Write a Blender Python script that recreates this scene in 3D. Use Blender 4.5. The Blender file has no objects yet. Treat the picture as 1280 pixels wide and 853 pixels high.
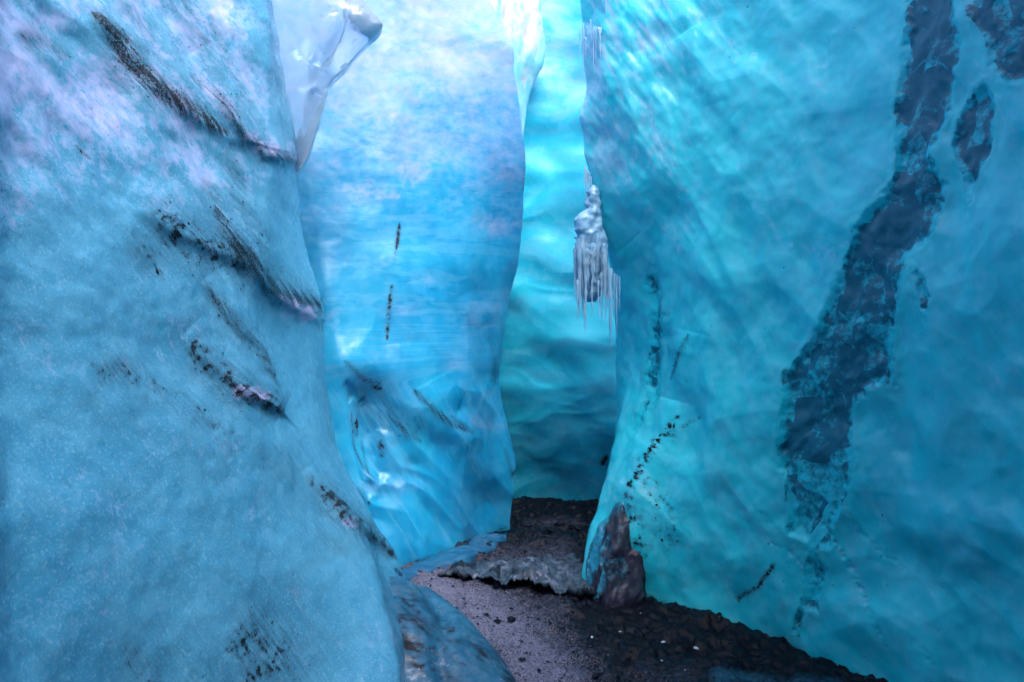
import bpy, math, random
import numpy as np
from mathutils import Vector

# ------------------------------------------------------------------ camera
scene = bpy.context.scene
C = scene.collection
F, CX, CY, CH = 853.0, 640.0, 426.5, 1.5           # photo focal (px), centre, camera height (m)
cam_d = bpy.data.cameras.new('camera')
cam_d.sensor_width = 36.0
cam_d.lens = 36.0 * F / 1280.0
cam_d.clip_end = 2000
cam_d.clip_start = 0.02
cam = bpy.data.objects.new('camera', cam_d)
cam.location = (0, 0, CH)
cam.rotation_euler = (math.radians(90), 0, 0)
C.objects.link(cam)
scene.camera = cam

# ------------------------------------------------------------------ sky, sun, exposure
SUN_EL, SUN_AZ = math.radians(60), math.radians(150)   # azimuth measured from +Y towards +X
world = bpy.data.worlds.new('World')
scene.world = world
world.use_nodes = True
wn = world.node_tree
wn.nodes.clear()
sky = wn.nodes.new('ShaderNodeTexSky')
sky.sky_type = 'NISHITA'
sky.sun_disc = False
sky.sun_elevation = SUN_EL
sky.sun_rotation = SUN_AZ
sky.air_density = 0.8
sky.dust_density = 2.5
sky.ozone_density = 1.0
bg = wn.nodes.new('ShaderNodeBackground')
bg.inputs['Strength'].default_value = 0.15
wo = wn.nodes.new('ShaderNodeOutputWorld')
wn.links.new(sky.outputs[0], bg.inputs[0])
wn.links.new(bg.outputs[0], wo.inputs[0])
sun_d = bpy.data.lights.new('sun', 'SUN')
sun_d.energy = 1.3
sun_d.angle = math.radians(40)
sun_d.color = (1.0, 0.965, 0.93)
sun = bpy.data.objects.new('sun', sun_d)
to_sun = Vector((math.sin(SUN_AZ) * math.cos(SUN_EL), math.cos(SUN_AZ) * math.cos(SUN_EL), math.sin(SUN_EL)))
sun.rotation_euler = to_sun.to_track_quat('Z', 'Y').to_euler()
sun.location = (0, 0, 12)
C.objects.link(sun)
vs = scene.view_settings
vs.view_transform = 'Standard'
vs.look = 'None'
vs.exposure = 1.9
vs.gamma = 1.0
vs.use_curve_mapping = False
scene.cycles.use_denoising = True
scene.cycles.use_adaptive_sampling = True
scene.cycles.adaptive_threshold = 0.03
scene.cycles.max_bounces = 8
scene.cycles.diffuse_bounces = 7
scene.cycles.glossy_bounces = 3
scene.cycles.transmission_bounces = 8
scene.cycles.sample_clamp_indirect = 8.0

rng = np.random.default_rng(7)
random.seed(7)

# ------------------------------------------------------------------ numpy helpers
_perm = rng.permutation(256)
_perm = np.concatenate([_perm, _perm, _perm]).astype(np.int32)
_g = rng.normal(size=(256, 3))
_g /= np.linalg.norm(_g, axis=1)[:, None]


_gx, _gy, _gz = (np.ascontiguousarray(_g[:, k]).astype(np.float32) for k in range(3))


def perlin(x, y, z):
    x, y = np.broadcast_arrays(np.asarray(x, np.float32), np.asarray(y, np.float32))
    flat = np.ndim(z) == 0
    z = np.float32(z) if flat else np.asarray(z, np.float32)
    if flat:
        z = z + np.float32(0.37)
    fx, fy, fz = np.floor(x), np.floor(y), np.floor(z)
    xf, yf, zf = x - fx, y - fy, z - fz
    xi, yi = fx.astype(np.int32) & 255, fy.astype(np.int32) & 255
    zi = int(fz) & 255 if flat else fz.astype(np.int32) & 255
    u, v, w = (t * t * t * (t * (t * 6 - 15) + 10) for t in (xf, yf, zf))
    out = np.zeros(x.shape, np.float32)
    for dx in (0, 1):
        hx = _perm[xi + dx]
        wx = u if dx else 1 - u
        for dy in (0, 1):
            hy = _perm[hx + yi + dy]
            wxy = wx * (v if dy else 1 - v)
            for dz in (0, 1):
                h = _perm[hy + zi + dz]
                out += wxy * (w if dz else 1 - w) * (_gx[h] * (xf - dx) + _gy[h] * (yf - dy) + _gz[h] * (zf - dz))
    return out * 1.5


def fbm(x, y, z, octv=4, gain=0.5, lac=2.1):
    a, s, f = 1.0, 0.0, 1.0
    for i in range(octv):
        s = s + a * perlin(x * f + 13.1 * i, y * f + 7.7 * i, z * f + 3.3 * i)
        a *= gain
        f *= lac
    return s


def worley(x, y, seed=0):
    """distance to the nearest of jittered points, one per unit cell"""
    x, y = np.asarray(x, np.float32), np.asarray(y, np.float32)
    fx, fy = np.floor(x), np.floor(y)
    xi, yi = fx.astype(np.int32), fy.astype(np.int32)
    best = np.full(x.shape, 9.0, np.float32)
    for dx in (-1, 0, 1):
        for dy in (-1, 0, 1):
            h = _perm[(_perm[(xi + dx + seed) & 255] + yi + dy) & 255]
            jx, jy = (h * 37 % 256) / 255.0, (h * 91 % 256) / 255.0
            d = (fx + dx + 0.1 + 0.8 * jx - x) ** 2 + (fy + dy + 0.1 + 0.8 * jy - y) ** 2
            best = np.minimum(best, d)
    return np.sqrt(best)


def sstep(a, b, x):
    t = np.clip((x - a) / (b - a), 0, 1)
    return t * t * (3 - 2 * t)


def gauss1(a, sigma, axis):
    if sigma < 0.3:
        return a
    r = int(3 * sigma + 1)
    k = np.exp(-0.5 * (np.arange(-r, r + 1) / sigma) ** 2)
    k /= k.sum()
    pad = [(0, 0)] * a.ndim
    pad[axis] = (r, r)
    ap = np.pad(a, pad, mode='reflect', reflect_type='odd')
    out = np.zeros_like(a)
    n = a.shape[axis]
    for i, kk in enumerate(k):
        out += kk * (ap[i:i + n] if axis == 0 else ap[:, i:i + n])
    return out


def W(px, py, Y):
    """photo pixel at distance Y -> world point"""
    return ((px - CX) / F * Y, Y, CH - (py - CY) / F * Y)


def project(P):
    Y = np.maximum(P[..., 1], 0.05)
    px = CX + F * P[..., 0] / Y
    py = CY + F * (CH - P[..., 2]) / Y
    bad = P[..., 1] < 0.3
    px = np.where(bad, -5000.0, px)
    return px, py


def poly_dist(px, py, pts, reach=60.0):
    """distance to a polyline, signed side and 0..1 position along it (inf beyond reach)"""
    pts = np.asarray(pts, float)
    D = np.full(px.shape, 1e6)
    S = np.ones(px.shape)
    T = np.zeros(px.shape)
    m = ((px > pts[:, 0].min() - reach) & (px < pts[:, 0].max() + reach) &
         (py > pts[:, 1].min() - reach) & (py < pts[:, 1].max() + reach))
    if not m.any():
        return D, S, T
    x, y = px[m], py[m]
    d = np.full(x.shape, 1e6)
    s = np.zeros(x.shape)
    t = np.zeros(x.shape)
    seg = np.hypot(*(pts[1:] - pts[:-1]).T)
    cum = np.concatenate([[0], np.cumsum(seg)])
    for i in range(len(pts) - 1):
        ax, ay = pts[i]
        bx, by = pts[i + 1] - pts[i]
        L2 = bx * bx + by * by + 1e-9
        q = np.clip(((x - ax) * bx + (y - ay) * by) / L2, 0, 1)
        dx, dy = x - ax - q * bx, y - ay - q * by
        dd = np.hypot(dx, dy)
        k = dd < d
        d = np.where(k, dd, d)
        s = np.where(k, np.sign(bx * dy - by * dx), s)
        t = np.where(k, (cum[i] + q * seg[i]) / cum[-1], t)
    D[m], S[m], T[m] = d, s, t
    return D, S, T


def inside_sdf(px, py, pts, reach=40.0):
    """signed distance to closed polygon, negative inside"""
    pts = np.asarray(pts, float)
    cl = np.vstack([pts, pts[:1]])
    D, _, _ = poly_dist(px, py, cl, reach)
    m = D < 1e5
    x, y = px[m], py[m]
    ins = np.zeros(x.shape, bool)
    for i in range(len(cl) - 1):
        (x0, y0), (x1, y1) = cl[i], cl[i + 1]
        c = ((y0 > y) != (y1 > y))
        xx = (x1 - x0) * (y - y0) / (y1 - y0 + 1e-12) + x0
        ins ^= c & (x < xx)
    d = D[m]
    D[m] = np.where(ins, -d, d)
    return D


def stroke(px, py, pts, w, taper=True, reach=None):
    D, S, T = poly_dist(px, py, pts, reach or max(4 * w, 25))
    ww = w * (0.35 + 1.3 * np.sqrt(np.clip(4 * T * (1 - T), 0, 1)) * 0.75) if taper else w
    return np.exp(-(D / ww) ** 2), D, S, T


# ------------------------------------------------------------------ mesh helpers
def link(o, parent=None):
    C.objects.link(o)
    if parent is not None:
        o.parent = parent
    return o


def tag(o, label=None, cat=None, group=None, kind=None):
    if label: o['label'] = label
    if cat: o['category'] = cat
    if group: o['group'] = group
    if kind: o['kind'] = kind
    return o


def empty(name, loc=(0, 0, 0)):
    o = bpy.data.objects.new(name, None)
    o.location = loc
    o.empty_display_size = 0.2
    return link(o)


def mesh_np(name, V, Q, mat, parent=None, attrs=None, smooth=True, origin=None):
    """V (n,3), Q (m,3|4) -> object; vertices are in world space, the parent's location is taken off"""
    V = np.asarray(V, float).reshape(-1, 3)
    off = np.zeros(3)
    if parent is not None:
        off = np.array(parent.location)
        p = parent.parent
        while p is not None:
            off = off + np.array(p.location)
            p = p.parent
    if origin is not None:
        base = np.asarray(origin, float)
    else:
        base = off
    Vl = V - base
    me = bpy.data.meshes.new(name)
    n, k = len(Q), Q.shape[1]
    me.vertices.add(len(Vl))
    me.vertices.foreach_set('co', Vl.astype(np.float32).ravel())
    me.loops.add(n * k)
    me.loops.foreach_set('vertex_index', Q.astype(np.int32).ravel())
    me.polygons.add(n)
    me.polygons.foreach_set('loop_start', np.arange(0, n * k, k, dtype=np.int32))
    me.update(calc_edges=True)
    me.polygons.foreach_set('use_smooth', np.full(n, smooth, bool))
    if attrs is not None:
        a = me.color_attributes.new('paint', 'FLOAT_COLOR', 'POINT')
        a.data.foreach_set('color', np.ascontiguousarray(attrs[:, :4]).astype(np.float32).ravel())
        x, y, z = V.T
        fl = attrs[:, 4:7] if attrs.shape[1] >= 7 else V * 2.2
        a = me.attributes.new('flow', 'FLOAT_VECTOR', 'POINT')
        a.data.foreach_set('vector', np.ascontiguousarray(fl).astype(np.float32).ravel())
        var = np.ones((len(V), 4), np.float32)
        var[:, 0] = 0.5 + 0.6 * fbm(x * 1.7 + 5, y * 1.7, z * 1.7, 4, 0.55)
        var[:, 1] = 0.5 + 0.6 * fbm(x * 9, y * 9 + 3, z * 9, 4, 0.6)
        var[:, 2] = 0.5 + 0.7 * fbm(x * 38, y * 38, z * 38 + 7, 2, 0.6)
        a = me.color_attributes.new('cloud', 'FLOAT_COLOR', 'POINT')
        a.data.foreach_set('color', var.ravel())
    me.validate()
    me.materials.append(mat)
    o = bpy.data.objects.new(name, me)
    o.location = base - off
    return link(o, parent)


def grid_quads(nr, nc):
    i = np.arange(nr * nc).reshape(nr, nc)
    return np.stack([i[:-1, :-1], i[:-1, 1:], i[1:, 1:], i[1:, :-1]], -1).reshape(-1, 4)


def grid_normals(P):
    du = np.gradient(P, axis=1)
    dv = np.gradient(P, axis=0)
    n = np.cross(du, dv)
    return n / (np.linalg.norm(n, axis=-1, keepdims=True) + 1e-9)


def sub_mesh(V, Q, fm, A):
    q = Q[fm]
    used, inv = np.unique(q.ravel(), return_inverse=True)
    return V[used], inv.reshape(q.shape), A[used]


def sheet(cols, zlev, du, sig_u, sig_z, coarse=()):
    """columns: list of ('px', [(px,py,Y)..]) or ('w', [(x,y,z)..]) or ('off', base, dx, dy);
    rows are constant height; returns (rows, columns, 3)"""
    X, Yv = [], []
    for c in cols:
        if c[0] == 'off':
            X.append(X[c[1]] + c[2]); Yv.append(Yv[c[1]] + c[3]); continue
        pts = [W(*p) for p in c[1]] if c[0] == 'px' else c[1]
        pts = np.array(sorted(pts, key=lambda p: p[2]))
        X.append(np.interp(zlev, pts[:, 2], pts[:, 0])); Yv.append(np.interp(zlev, pts[:, 2], pts[:, 1]))
    X, Yv = np.array(X).T, np.array(Yv).T            # rows x columns
    # even arc length across the columns
    seg = np.hypot(np.diff(X, axis=1), np.diff(Yv, axis=1)).mean(0)
    cum = np.concatenate([[0], np.cumsum(seg)])
    dens = np.concatenate([np.arange(cum[k], cum[k + 1], du * (8 if k in coarse else 1)) for k in range(len(seg))])
    ii = np.clip(np.searchsorted(cum, dens, side='right') - 1, 0, len(cum) - 2)
    t = (dens - cum[ii]) / (cum[ii + 1] - cum[ii])
    Xd = X[:, ii] * (1 - t) + X[:, ii + 1] * t
    Yd = Yv[:, ii] * (1 - t) + Yv[:, ii + 1] * t
    P = np.stack([Xd, Yd, np.repeat(zlev[:, None], len(dens), 1)], -1)
    for k in (0, 1):
        P[..., k] = gauss1(P[..., k], sig_u / du, 1)
        # smoothing by height, rows may be uneven: use the fine spacing
        P[..., k] = gauss1(P[..., k], sig_z / (zlev[1] - zlev[0]), 0)
    return P


def skirt(P, A, out, ztop, reach=1.0):
    """turn the sheet into a body: carry its top edge outwards and down"""
    top = P[-1]
    rows = []
    for d, z in ((0.25, 0.12), (1.0, 0.3), (4.5, 0.45), (4.7, -ztop - 0.4)):
        r = top.copy()
        r[:, 0] += out[0] * d * reach
        r[:, 1] += out[1] * d * reach
        r[:, 2] = top[:, 2] + np.where(np.asarray(reach) < 0.5, max(z, 0.05), z) + 0.12 * perlin(r[:, 0] * 1.3, r[:, 1] * 1.3, r[:, 2])
        rows.append(r[None])
    Ae = np.zeros((4,) + A.shape[1:])
    Ae[..., 1] = 0.5
    Ae[..., 3] = 1
    return np.concatenate([P] + rows, 0), np.concatenate([A, Ae], 0)


# ------------------------------------------------------------------ materials
def nt(name):
    m = bpy.data.materials.new(name)
    m.use_nodes = True
    t = m.node_tree
    t.nodes.clear()
    out = t.nodes.new('ShaderNodeOutputMaterial')
    b = t.nodes.new('ShaderNodeBsdfPrincipled')
    t.links.new(b.outputs[0], out.inputs[0])
    return m, t, b


def N(t, typ, **kw):
    n = t.nodes.new(typ)
    for k, v in kw.items():
        if k in n.inputs.keys():
            n.inputs[k].default_value = v
        else:
            setattr(n, k, v)
    return n


def mixc(t, fac, a, b, typ='MIX'):
    m = t.nodes.new('ShaderNodeMix')
    m.data_type = 'RGBA'
    m.blend_type = typ
    for inp, v in ((m.inputs[0], fac), (m.inputs[6], a), (m.inputs[7], b)):
        if isinstance(v, (int, float)):
            inp.default_value = v
        elif isinstance(v, tuple):
            inp.default_value = (*v, 1) if len(v) == 3 else v
        else:
            t.links.new(v, inp)
    return m.outputs[2]


def math_n(t, op, a, b=0.0, clamp=False):
    m = t.nodes.new('ShaderNodeMath')
    m.operation = op
    m.use_clamp = clamp
    for inp, v in ((m.inputs[0], a), (m.inputs[1], b)):
        if isinstance(v, (int, float)):
            inp.default_value = v
        else:
            t.links.new(v, inp)
    return m.outputs[0]


def noise_n(t, vec, scale, detail=4, rough=0.55, dist=0.0):
    n = N(t, 'ShaderNodeTexNoise', Scale=scale, Detail=detail, Roughness=rough, Distortion=dist)
    t.links.new(vec, n.inputs['Vector'])
    return n.outputs['Fac']


def ramp_n(t, fac, p0, p1, c0=(0, 0, 0, 1), c1=(1, 1, 1, 1)):
    r = t.nodes.new('ShaderNodeValToRGB')
    r.color_ramp.elements[0].position = p0
    r.color_ramp.elements[1].position = p1
    r.color_ramp.elements[0].color = c0
    r.color_ramp.elements[1].color = c1
    t.links.new(fac, r.inputs[0])
    return r.outputs[0]


def ice_mat(name, col_a, col_b, rough=0.16, bump=1.0, coat=1.0, frost_sheen_col=(0.55, 0.60, 0.82), speck=0.3, fine=1.0, sss=0.0, clear=None, soft=0.5, trans=0.0, cloud=0.04, silt=(0.026, 0.036, 0.058), strata=0.0, fro=(0.25, 0.95)):
    m, t, b = nt(name)
    geo = N(t, 'ShaderNodeNewGeometry')
    pos = geo.outputs['Position']
    at = N(t, 'ShaderNodeAttribute', attribute_name='paint')
    sep = N(t, 'ShaderNodeSeparateColor')
    t.links.new(at.outputs['Color'], sep.inputs[0])
    dirt, frost_sheen, third = sep.outputs[0], sep.outputs[1], sep.outputs[2]
    # cloudy variation of the ice
    at2 = N(t, 'ShaderNodeAttribute', attribute_name='cloud')
    sep2 = N(t, 'ShaderNodeSeparateColor')
    t.links.new(at2.outputs['Color'], sep2.inputs[0])
    n1, n2, n4 = sep2.outputs[0], sep2.outputs[1], sep2.outputs[2]
    n3 = noise_n(t, pos, 120.0, 3, 0.7)
    at3 = N(t, 'ShaderNodeAttribute', attribute_name='flow')

    def along(sa, sc, det, off):
        mp = N(t, 'ShaderNodeMapping')
        mp.inputs['Scale'].default_value = (sa, sc, sc * 0.5)
        mp.inputs['Location'].default_value = (off, off, off)
        t.links.new(at3.outputs['Vector'], mp.inputs['Vector'])
        return noise_n(t, mp.outputs[0], 1.0, det, 0.66, 0.25)
    stk = along(2.4, 24.0, 4, 3.0)
    flk = along(7.0, 13.0, 5, 9.0)
    base = mixc(t, ramp_n(t, n1, 0.36, 0.64), col_a, col_b)
    base = mixc(t, math_n(t, 'MULTIPLY', ramp_n(t, n2, 0.42, 0.75), cloud), base, (0.4, 0.75, 0.9))
    if strata > 0:                             # flow layers of clearer and cloudier ice
        st = along(0.7, 5.5, 4, 21.0)
        base = mixc(t, math_n(t, 'MULTIPLY', ramp_n(t, st, 0.40, 0.66), strata), base, mixc(t, 1.0, base, (0.3, 0.62, 0.78), 'MULTIPLY'))
        base = mixc(t, math_n(t, 'MULTIPLY', ramp_n(t, st, 0.54, 0.30), strata * 0.22), base, (0.35, 0.80, 0.92))
    if clear is not None:                      # bubble-free ice: light sinks in and little comes back
        mpv = N(t, 'ShaderNodeMapping')
        mpv.inputs['Scale'].default_value = (3.2, 6.5, 1.0)
        vd = N(t, 'ShaderNodeMixRGB')
        vd.inputs[0].default_value = 0.06
        nz = N(t, 'ShaderNodeTexNoise', Scale=18.0, Detail=3)
        t.links.new(pos, nz.inputs['Vector'])
        t.links.new(at3.outputs['Vector'], vd.inputs[1])
        t.links.new(nz.outputs['Color'], vd.inputs[2])
        t.links.new(vd.outputs[0], mpv.inputs['Vector'])
        vo = N(t, 'ShaderNodeTexVoronoi', Scale=1.0)
        t.links.new(mpv.outputs[0], vo.inputs['Vector'])
        vs_ = N(t, 'ShaderNodeSeparateColor')
        t.links.new(vo.outputs['Color'], vs_.inputs[0])
        k = math_n(t, 'ADD', math_n(t, 'MULTIPLY', third, 0.90), math_n(t, 'MULTIPLY', math_n(t, 'SUBTRACT', vs_.outputs[0], 0.5), 0.75))
        k = math_n(t, 'ADD', k, math_n(t, 'MULTIPLY', math_n(t, 'SUBTRACT', noise_n(t, pos, 34.0, 4, 0.7), 0.5), 1.7))
        base = mixc(t, ramp_n(t, k, 0.30, 0.80), base, clear)
    # bubbles, frosty grain, and a pale mask of rime plus painted sky sheen
    base = mixc(t, math_n(t, 'MULTIPLY', ramp_n(t, n3, 0.52, 0.68), speck), base, (0.6, 0.8, 0.95))
    fr = ramp_n(t, math_n(t, 'ADD', frost_sheen, math_n(t, 'MULTIPLY', math_n(t, 'SUBTRACT', flk, 0.5), 1.5)), fro[0], fro[1])
    fr = math_n(t, 'MULTIPLY', fr, ramp_n(t, frost_sheen, 0.0, 0.3))
    base = mixc(t, fr, base, frost_sheen_col)
    # silt frozen into the ice (soft, hair-like) and dirt on it (hard)
    gate = ramp_n(t, dirt, 0.02, 0.25)
    sil = math_n(t, 'MULTIPLY', dirt, math_n(t, 'ADD', math_n(t, 'MULTIPLY', stk, 2.6), -0.45), True)
    base = mixc(t, math_n(t, 'MULTIPLY', sil, 0.9), base, silt)
    dn = noise_n(t, pos, 110.0, 3, 0.75)
    df = math_n(t, 'ADD', dirt, math_n(t, 'MULTIPLY', math_n(t, 'SUBTRACT', dn, 0.5), 1.7))
    df = math_n(t, 'ADD', df, math_n(t, 'MULTIPLY', math_n(t, 'SUBTRACT', stk, 0.5), 1.2))
    df = math_n(t, 'MULTIPLY', ramp_n(t, df, 0.66, 0.95), gate)
    base = mixc(t, math_n(t, 'MULTIPLY', df, 0.95), base, (0.006, 0.007, 0.012))
    t.links.new(base, b.inputs['Base Color'])
    b.inputs['Roughness'].default_value = 0.5
    b.inputs['Specular IOR Level'].default_value = 0.15
    keep = math_n(t, 'SUBTRACT', 1.0, math_n(t, 'MAXIMUM', math_n(t, 'MULTIPLY', df, 0.95), math_n(t, 'MULTIPLY', sil, 0.6)), True)
    t.links.new(math_n(t, 'MULTIPLY', keep, coat), b.inputs['Coat Weight'])
    b.inputs['Coat IOR'].default_value = 1.42
    rg = math_n(t, 'ADD', rough - 0.06, math_n(t, 'MULTIPLY', n2, 0.12))
    rg = math_n(t, 'ADD', rg, math_n(t, 'MULTIPLY', fr, 0.22))
    rg = math_n(t, 'ADD', rg, math_n(t, 'MULTIPLY', df, 0.3), True)
    t.links.new(rg, b.inputs['Coat Roughness'])
    if trans > 0:
        b.inputs['Transmission Weight'].default_value = trans
        b.inputs['IOR'].default_value = 1.31
        b.inputs['Roughness'].default_value = 0.12
    if sss > 0:
        b.inputs['Subsurface Weight'].default_value = sss
        b.inputs['Subsurface Radius'].default_value = (0.15, 0.6, 1.0)
        b.inputs['Subsurface Scale'].default_value = 0.15
    # the surface skin carries the fine relief, the glow from inside the ice does not
    b1 = N(t, 'ShaderNodeBump', Strength=0.55 * bump, Distance=0.02)
    t.links.new(noise_n(t, pos, 20.0, 5, 0.68), b1.inputs['Height'])
    t.links.new(b1.outputs[0], b.inputs['Coat Normal'])
    if soft > 0.6:
        t.links.new(b1.outputs[0], b.inputs['Normal'])
    return m


M = {}
M['left'] = ice_mat('frosted_blue_ice', (0.045, 0.255, 0.43), (0.06, 0.295, 0.48), rough=0.26, speck=0.19, bump=1.1, strata=0.15, frost_sheen_col=(0.48, 0.47, 0.80))
M['mid'] = ice_mat('sky_blue_ice', (0.005, 0.29, 0.53), (0.009, 0.34, 0.58), rough=0.34, speck=0.02, bump=0.3, frost_sheen_col=(0.34, 0.41, 0.64), strata=0.35, fro=(-0.1, 1.25), sss=0.4)
M['back'] = ice_mat('turquoise_ice', (0.014, 0.50, 0.69), (0.020, 0.55, 0.72), rough=0.26, speck=0.01, bump=0.25, frost_sheen_col=(0.36, 0.54, 0.72), strata=0.4, fro=(-0.1, 1.25), sss=0.4)
M['right'] = ice_mat('teal_ice', (0.010, 0.565, 0.665), (0.018, 0.615, 0.70), rough=0.17, speck=0.05, bump=0.5, strata=0.22, cloud=0.10, frost_sheen_col=(0.36, 0.62, 0.78), sss=0.4)
M['band'] = ice_mat('clear_dark_ice', (0.008, 0.50, 0.60), (0.012, 0.55, 0.64), rough=0.11, bump=0.3, speck=0.02, clear=(0.003, 0.125, 0.195), coat=0.55, frost_sheen_col=(0.2, 0.55, 0.68))
M['glass'] = ice_mat('glassy_ice', (0.66, 0.84, 0.97), (0.74, 0.88, 0.98), rough=0.06, bump=0.15, speck=0.02, trans=0.78, coat=0.3, frost_sheen_col=(0.75, 0.72, 0.8))
M['fold'] = ice_mat('sunlit_frosty_ice', (0.12, 0.44, 0.54), (0.2, 0.5, 0.58), rough=0.2, speck=0.02, bump=0.15, frost_sheen_col=(0.50, 0.42, 0.43))  # pinkish pale colour stands for sunlight on the fold
M['icicle'] = ice_mat('icicle_ice', (0.36, 0.66, 0.88), (0.50, 0.76, 0.93), rough=0.12, bump=0.5, speck=0.2, trans=0.5, coat=0.4, frost_sheen_col=(0.55, 0.76, 0.93))
M['crust'] = ice_mat('crust_ice', (0.12, 0.30, 0.48), (0.2, 0.42, 0.6), rough=0.14, bump=0.5, speck=0.15, coat=0.9, frost_sheen_col=(0.4, 0.5, 0.68))
M['muddy'] = ice_mat('muddy_ice', (0.016, 0.013, 0.030), (0.009, 0.012, 0.026), rough=0.2, bump=0.7, speck=0.03, soft=1.5, coat=0.4, clear=(0.02, 0.26, 0.38))
M['mound'] = ice_mat('dirty_blue_ice', (0.010, 0.085, 0.17), (0.014, 0.11, 0.21), rough=0.24, bump=0.3, speck=0.05, coat=0.5, silt=(0.006, 0.012, 0.026))
M['shelf'] = ice_mat('grey_frosted_ice', (0.018, 0.026, 0.045), (0.018, 0.04, 0.07), rough=0.3, bump=1.0, speck=0.12, soft=1.4, coat=0.3, frost_sheen_col=(0.17, 0.20, 0.29))
M['foot'] = ice_mat('deep_blue_ice', (0.004, 0.075, 0.17), (0.007, 0.10, 0.21), rough=0.22, speck=0.03, bump=0.4, coat=0.45)


def simple(name, col, rough, noise=0.3, scale=40, bump=0.4, spec=0.08):
    m, t, b = nt(name)
    geo = N(t, 'ShaderNodeNewGeometry')
    n = noise_n(t, geo.outputs['Position'], scale, 5, 0.65)
    c = mixc(t, ramp_n(t, n, 0.3, 0.7), tuple(x * (1 - noise) for x in col), tuple(min(1, x * (1 + noise)) for x in col))
    t.links.new(c, b.inputs['Base Color'])
    b.inputs['Roughness'].default_value = rough
    b.inputs['Specular IOR Level'].default_value = spec
    bp = N(t, 'ShaderNodeBump', Strength=bump, Distance=0.004)
    t.links.new(n, bp.inputs['Height'])
    t.links.new(bp.outputs[0], b.inputs['Normal'])
    return m


M['grit'] = simple('black_grit', (0.006, 0.007, 0.011), 0.5, 0.5)
M['stone'] = simple('dark_wet_stone', (0.005, 0.0065, 0.012), 0.45, 0.5)
M['chip'] = simple('ice_chip', (0.45, 0.55, 0.66), 0.15, 0.3, spec=0.5)


def ground_mat():
    m, t, b = nt('frosty_black_gravel')
    geo = N(t, 'ShaderNodeNewGeometry')
    pos = geo.outputs['Position']
    at = N(t, 'ShaderNodeAttribute', attribute_name='paint')
    sep = N(t, 'ShaderNodeSeparateColor')
    t.links.new(at.outputs['Color'], sep.inputs[0])
    frost_sheen, ice = sep.outputs[1], sep.outputs[2]
    n1 = noise_n(t, pos, 30, 3, 0.7)
    n2 = noise_n(t, pos, 130, 2, 0.75)
    n3 = noise_n(t, pos, 6, 3, 0.6)
    base = mixc(t, ramp_n(t, n1, 0.35, 0.65), (0.001, 0.0018, 0.0045), (0.0035, 0.005, 0.011))
    f = math_n(t, 'ADD', math_n(t, 'MULTIPLY', frost_sheen, 0.75), math_n(t, 'MULTIPLY', math_n(t, 'SUBTRACT', n2, 0.52), 2.6))
    f = math_n(t, 'ADD', f, math_n(t, 'MULTIPLY', math_n(t, 'SUBTRACT', n3, 0.5), 0.4))
    f = math_n(t, 'MULTIPLY', ramp_n(t, f, 0.22, 0.85), math_n(t, 'MAXIMUM', ramp_n(t, frost_sheen, 0.02, 0.3), 0.15))
    base = mixc(t, f, base, (0.15, 0.155, 0.235))
    ic = ramp_n(t, math_n(t, 'ADD', ice, math_n(t, 'MULTIPLY', math_n(t, 'SUBTRACT', n3, 0.5), 0.5)), 0.35, 0.75)
    base = mixc(t, ic, base, (0.03, 0.16, 0.26))
    t.links.new(base, b.inputs['Base Color'])
    rg = math_n(t, 'ADD', 0.28, math_n(t, 'MULTIPLY', f, 0.4))
    t.links.new(rg, b.inputs['Roughness'])
    b.inputs['Specular IOR Level'].default_value = 0.10
    bp = N(t, 'ShaderNodeBump', Strength=0.6, Distance=0.010)
    t.links.new(math_n(t, 'ADD', n1, math_n(t, 'MULTIPLY', n2, 0.5)), bp.inputs['Height'])
    t.links.new(bp.outputs[0], b.inputs['Normal'])
    return m


M['ground'] = ground_mat()


# ------------------------------------------------------------------ ground
def floor_z(x, y):
    z = -0.137 * sstep(5.0, 6.6, y) + 0.02 * perlin(x * 1.7, y * 1.7, 0.3) + 0.008 * fbm(x * 7, y * 7, 1.3, 3)
    z = z + 0.10 * np.exp(-((x + 0.55) / 0.35) ** 2 - ((y - 3.1) / 0.7) ** 2)
    return z


def axis(lo, a, b, hi, d):
    dense = np.arange(a, b, d)
    g1 = a - np.geomspace(d, a - lo, 40)[::-1]
    g2 = dense[-1] + np.geomspace(d, hi - dense[-1], 40)
    return np.concatenate([g1, dense, g2])


gx = axis(-120, -1.2, 2.1, 120, 0.008)
gy = axis(-120, 2.4, 7.0, 120, 0.011)
GX, GY = np.meshgrid(gx, gy)
GZ = floor_z(GX, GY)
near = (np.abs(GX) < 4) & (np.abs(GY - 4) < 5)
rough_g = 0.04 * fbm(GX * 6, GY * 6, 3.0, 3, 0.55) + 0.009 * fbm(GX * 18, GY * 18, 0.0, 4, 0.65) + 0.008 * np.abs(perlin(GX * 45, GY * 45, 2.0))
GZ = GZ + np.where(near, rough_g, 0)
GP = np.stack([GX, GY, GZ], -1)
gpx, gpy = project(GP)
fr = np.zeros(GX.shape)
for pts, w, a in (([(540, 735), (590, 760), (640, 800), (690, 860)], 62, 1.0), ([(560, 745), (700, 765)], 22, 0.5),
                  ([(660, 655), (720, 652)], 9, 0.35), ([(600, 700), (700, 690)], 22, 0.45), ([(800, 845), (860, 850)], 30, 0.3)):
    D, _, _ = poly_dist(gpx, gpy, pts, 150)
    fr = np.maximum(fr, a * np.exp(-(D / w) ** 2))
ic = np.zeros(GX.shape)
for pts, w, a in (([(900, 850), (1050, 860)], 30, 0.45),):
    D, _, _ = poly_dist(gpx, gpy, pts, 100)
    ic = np.maximum(ic, a * np.exp(-(D / w) ** 2))
fr = np.clip(fr, 0, 1)
A = np.stack([fr * 0, fr, ic, fr * 0 + 1], -1)
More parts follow.
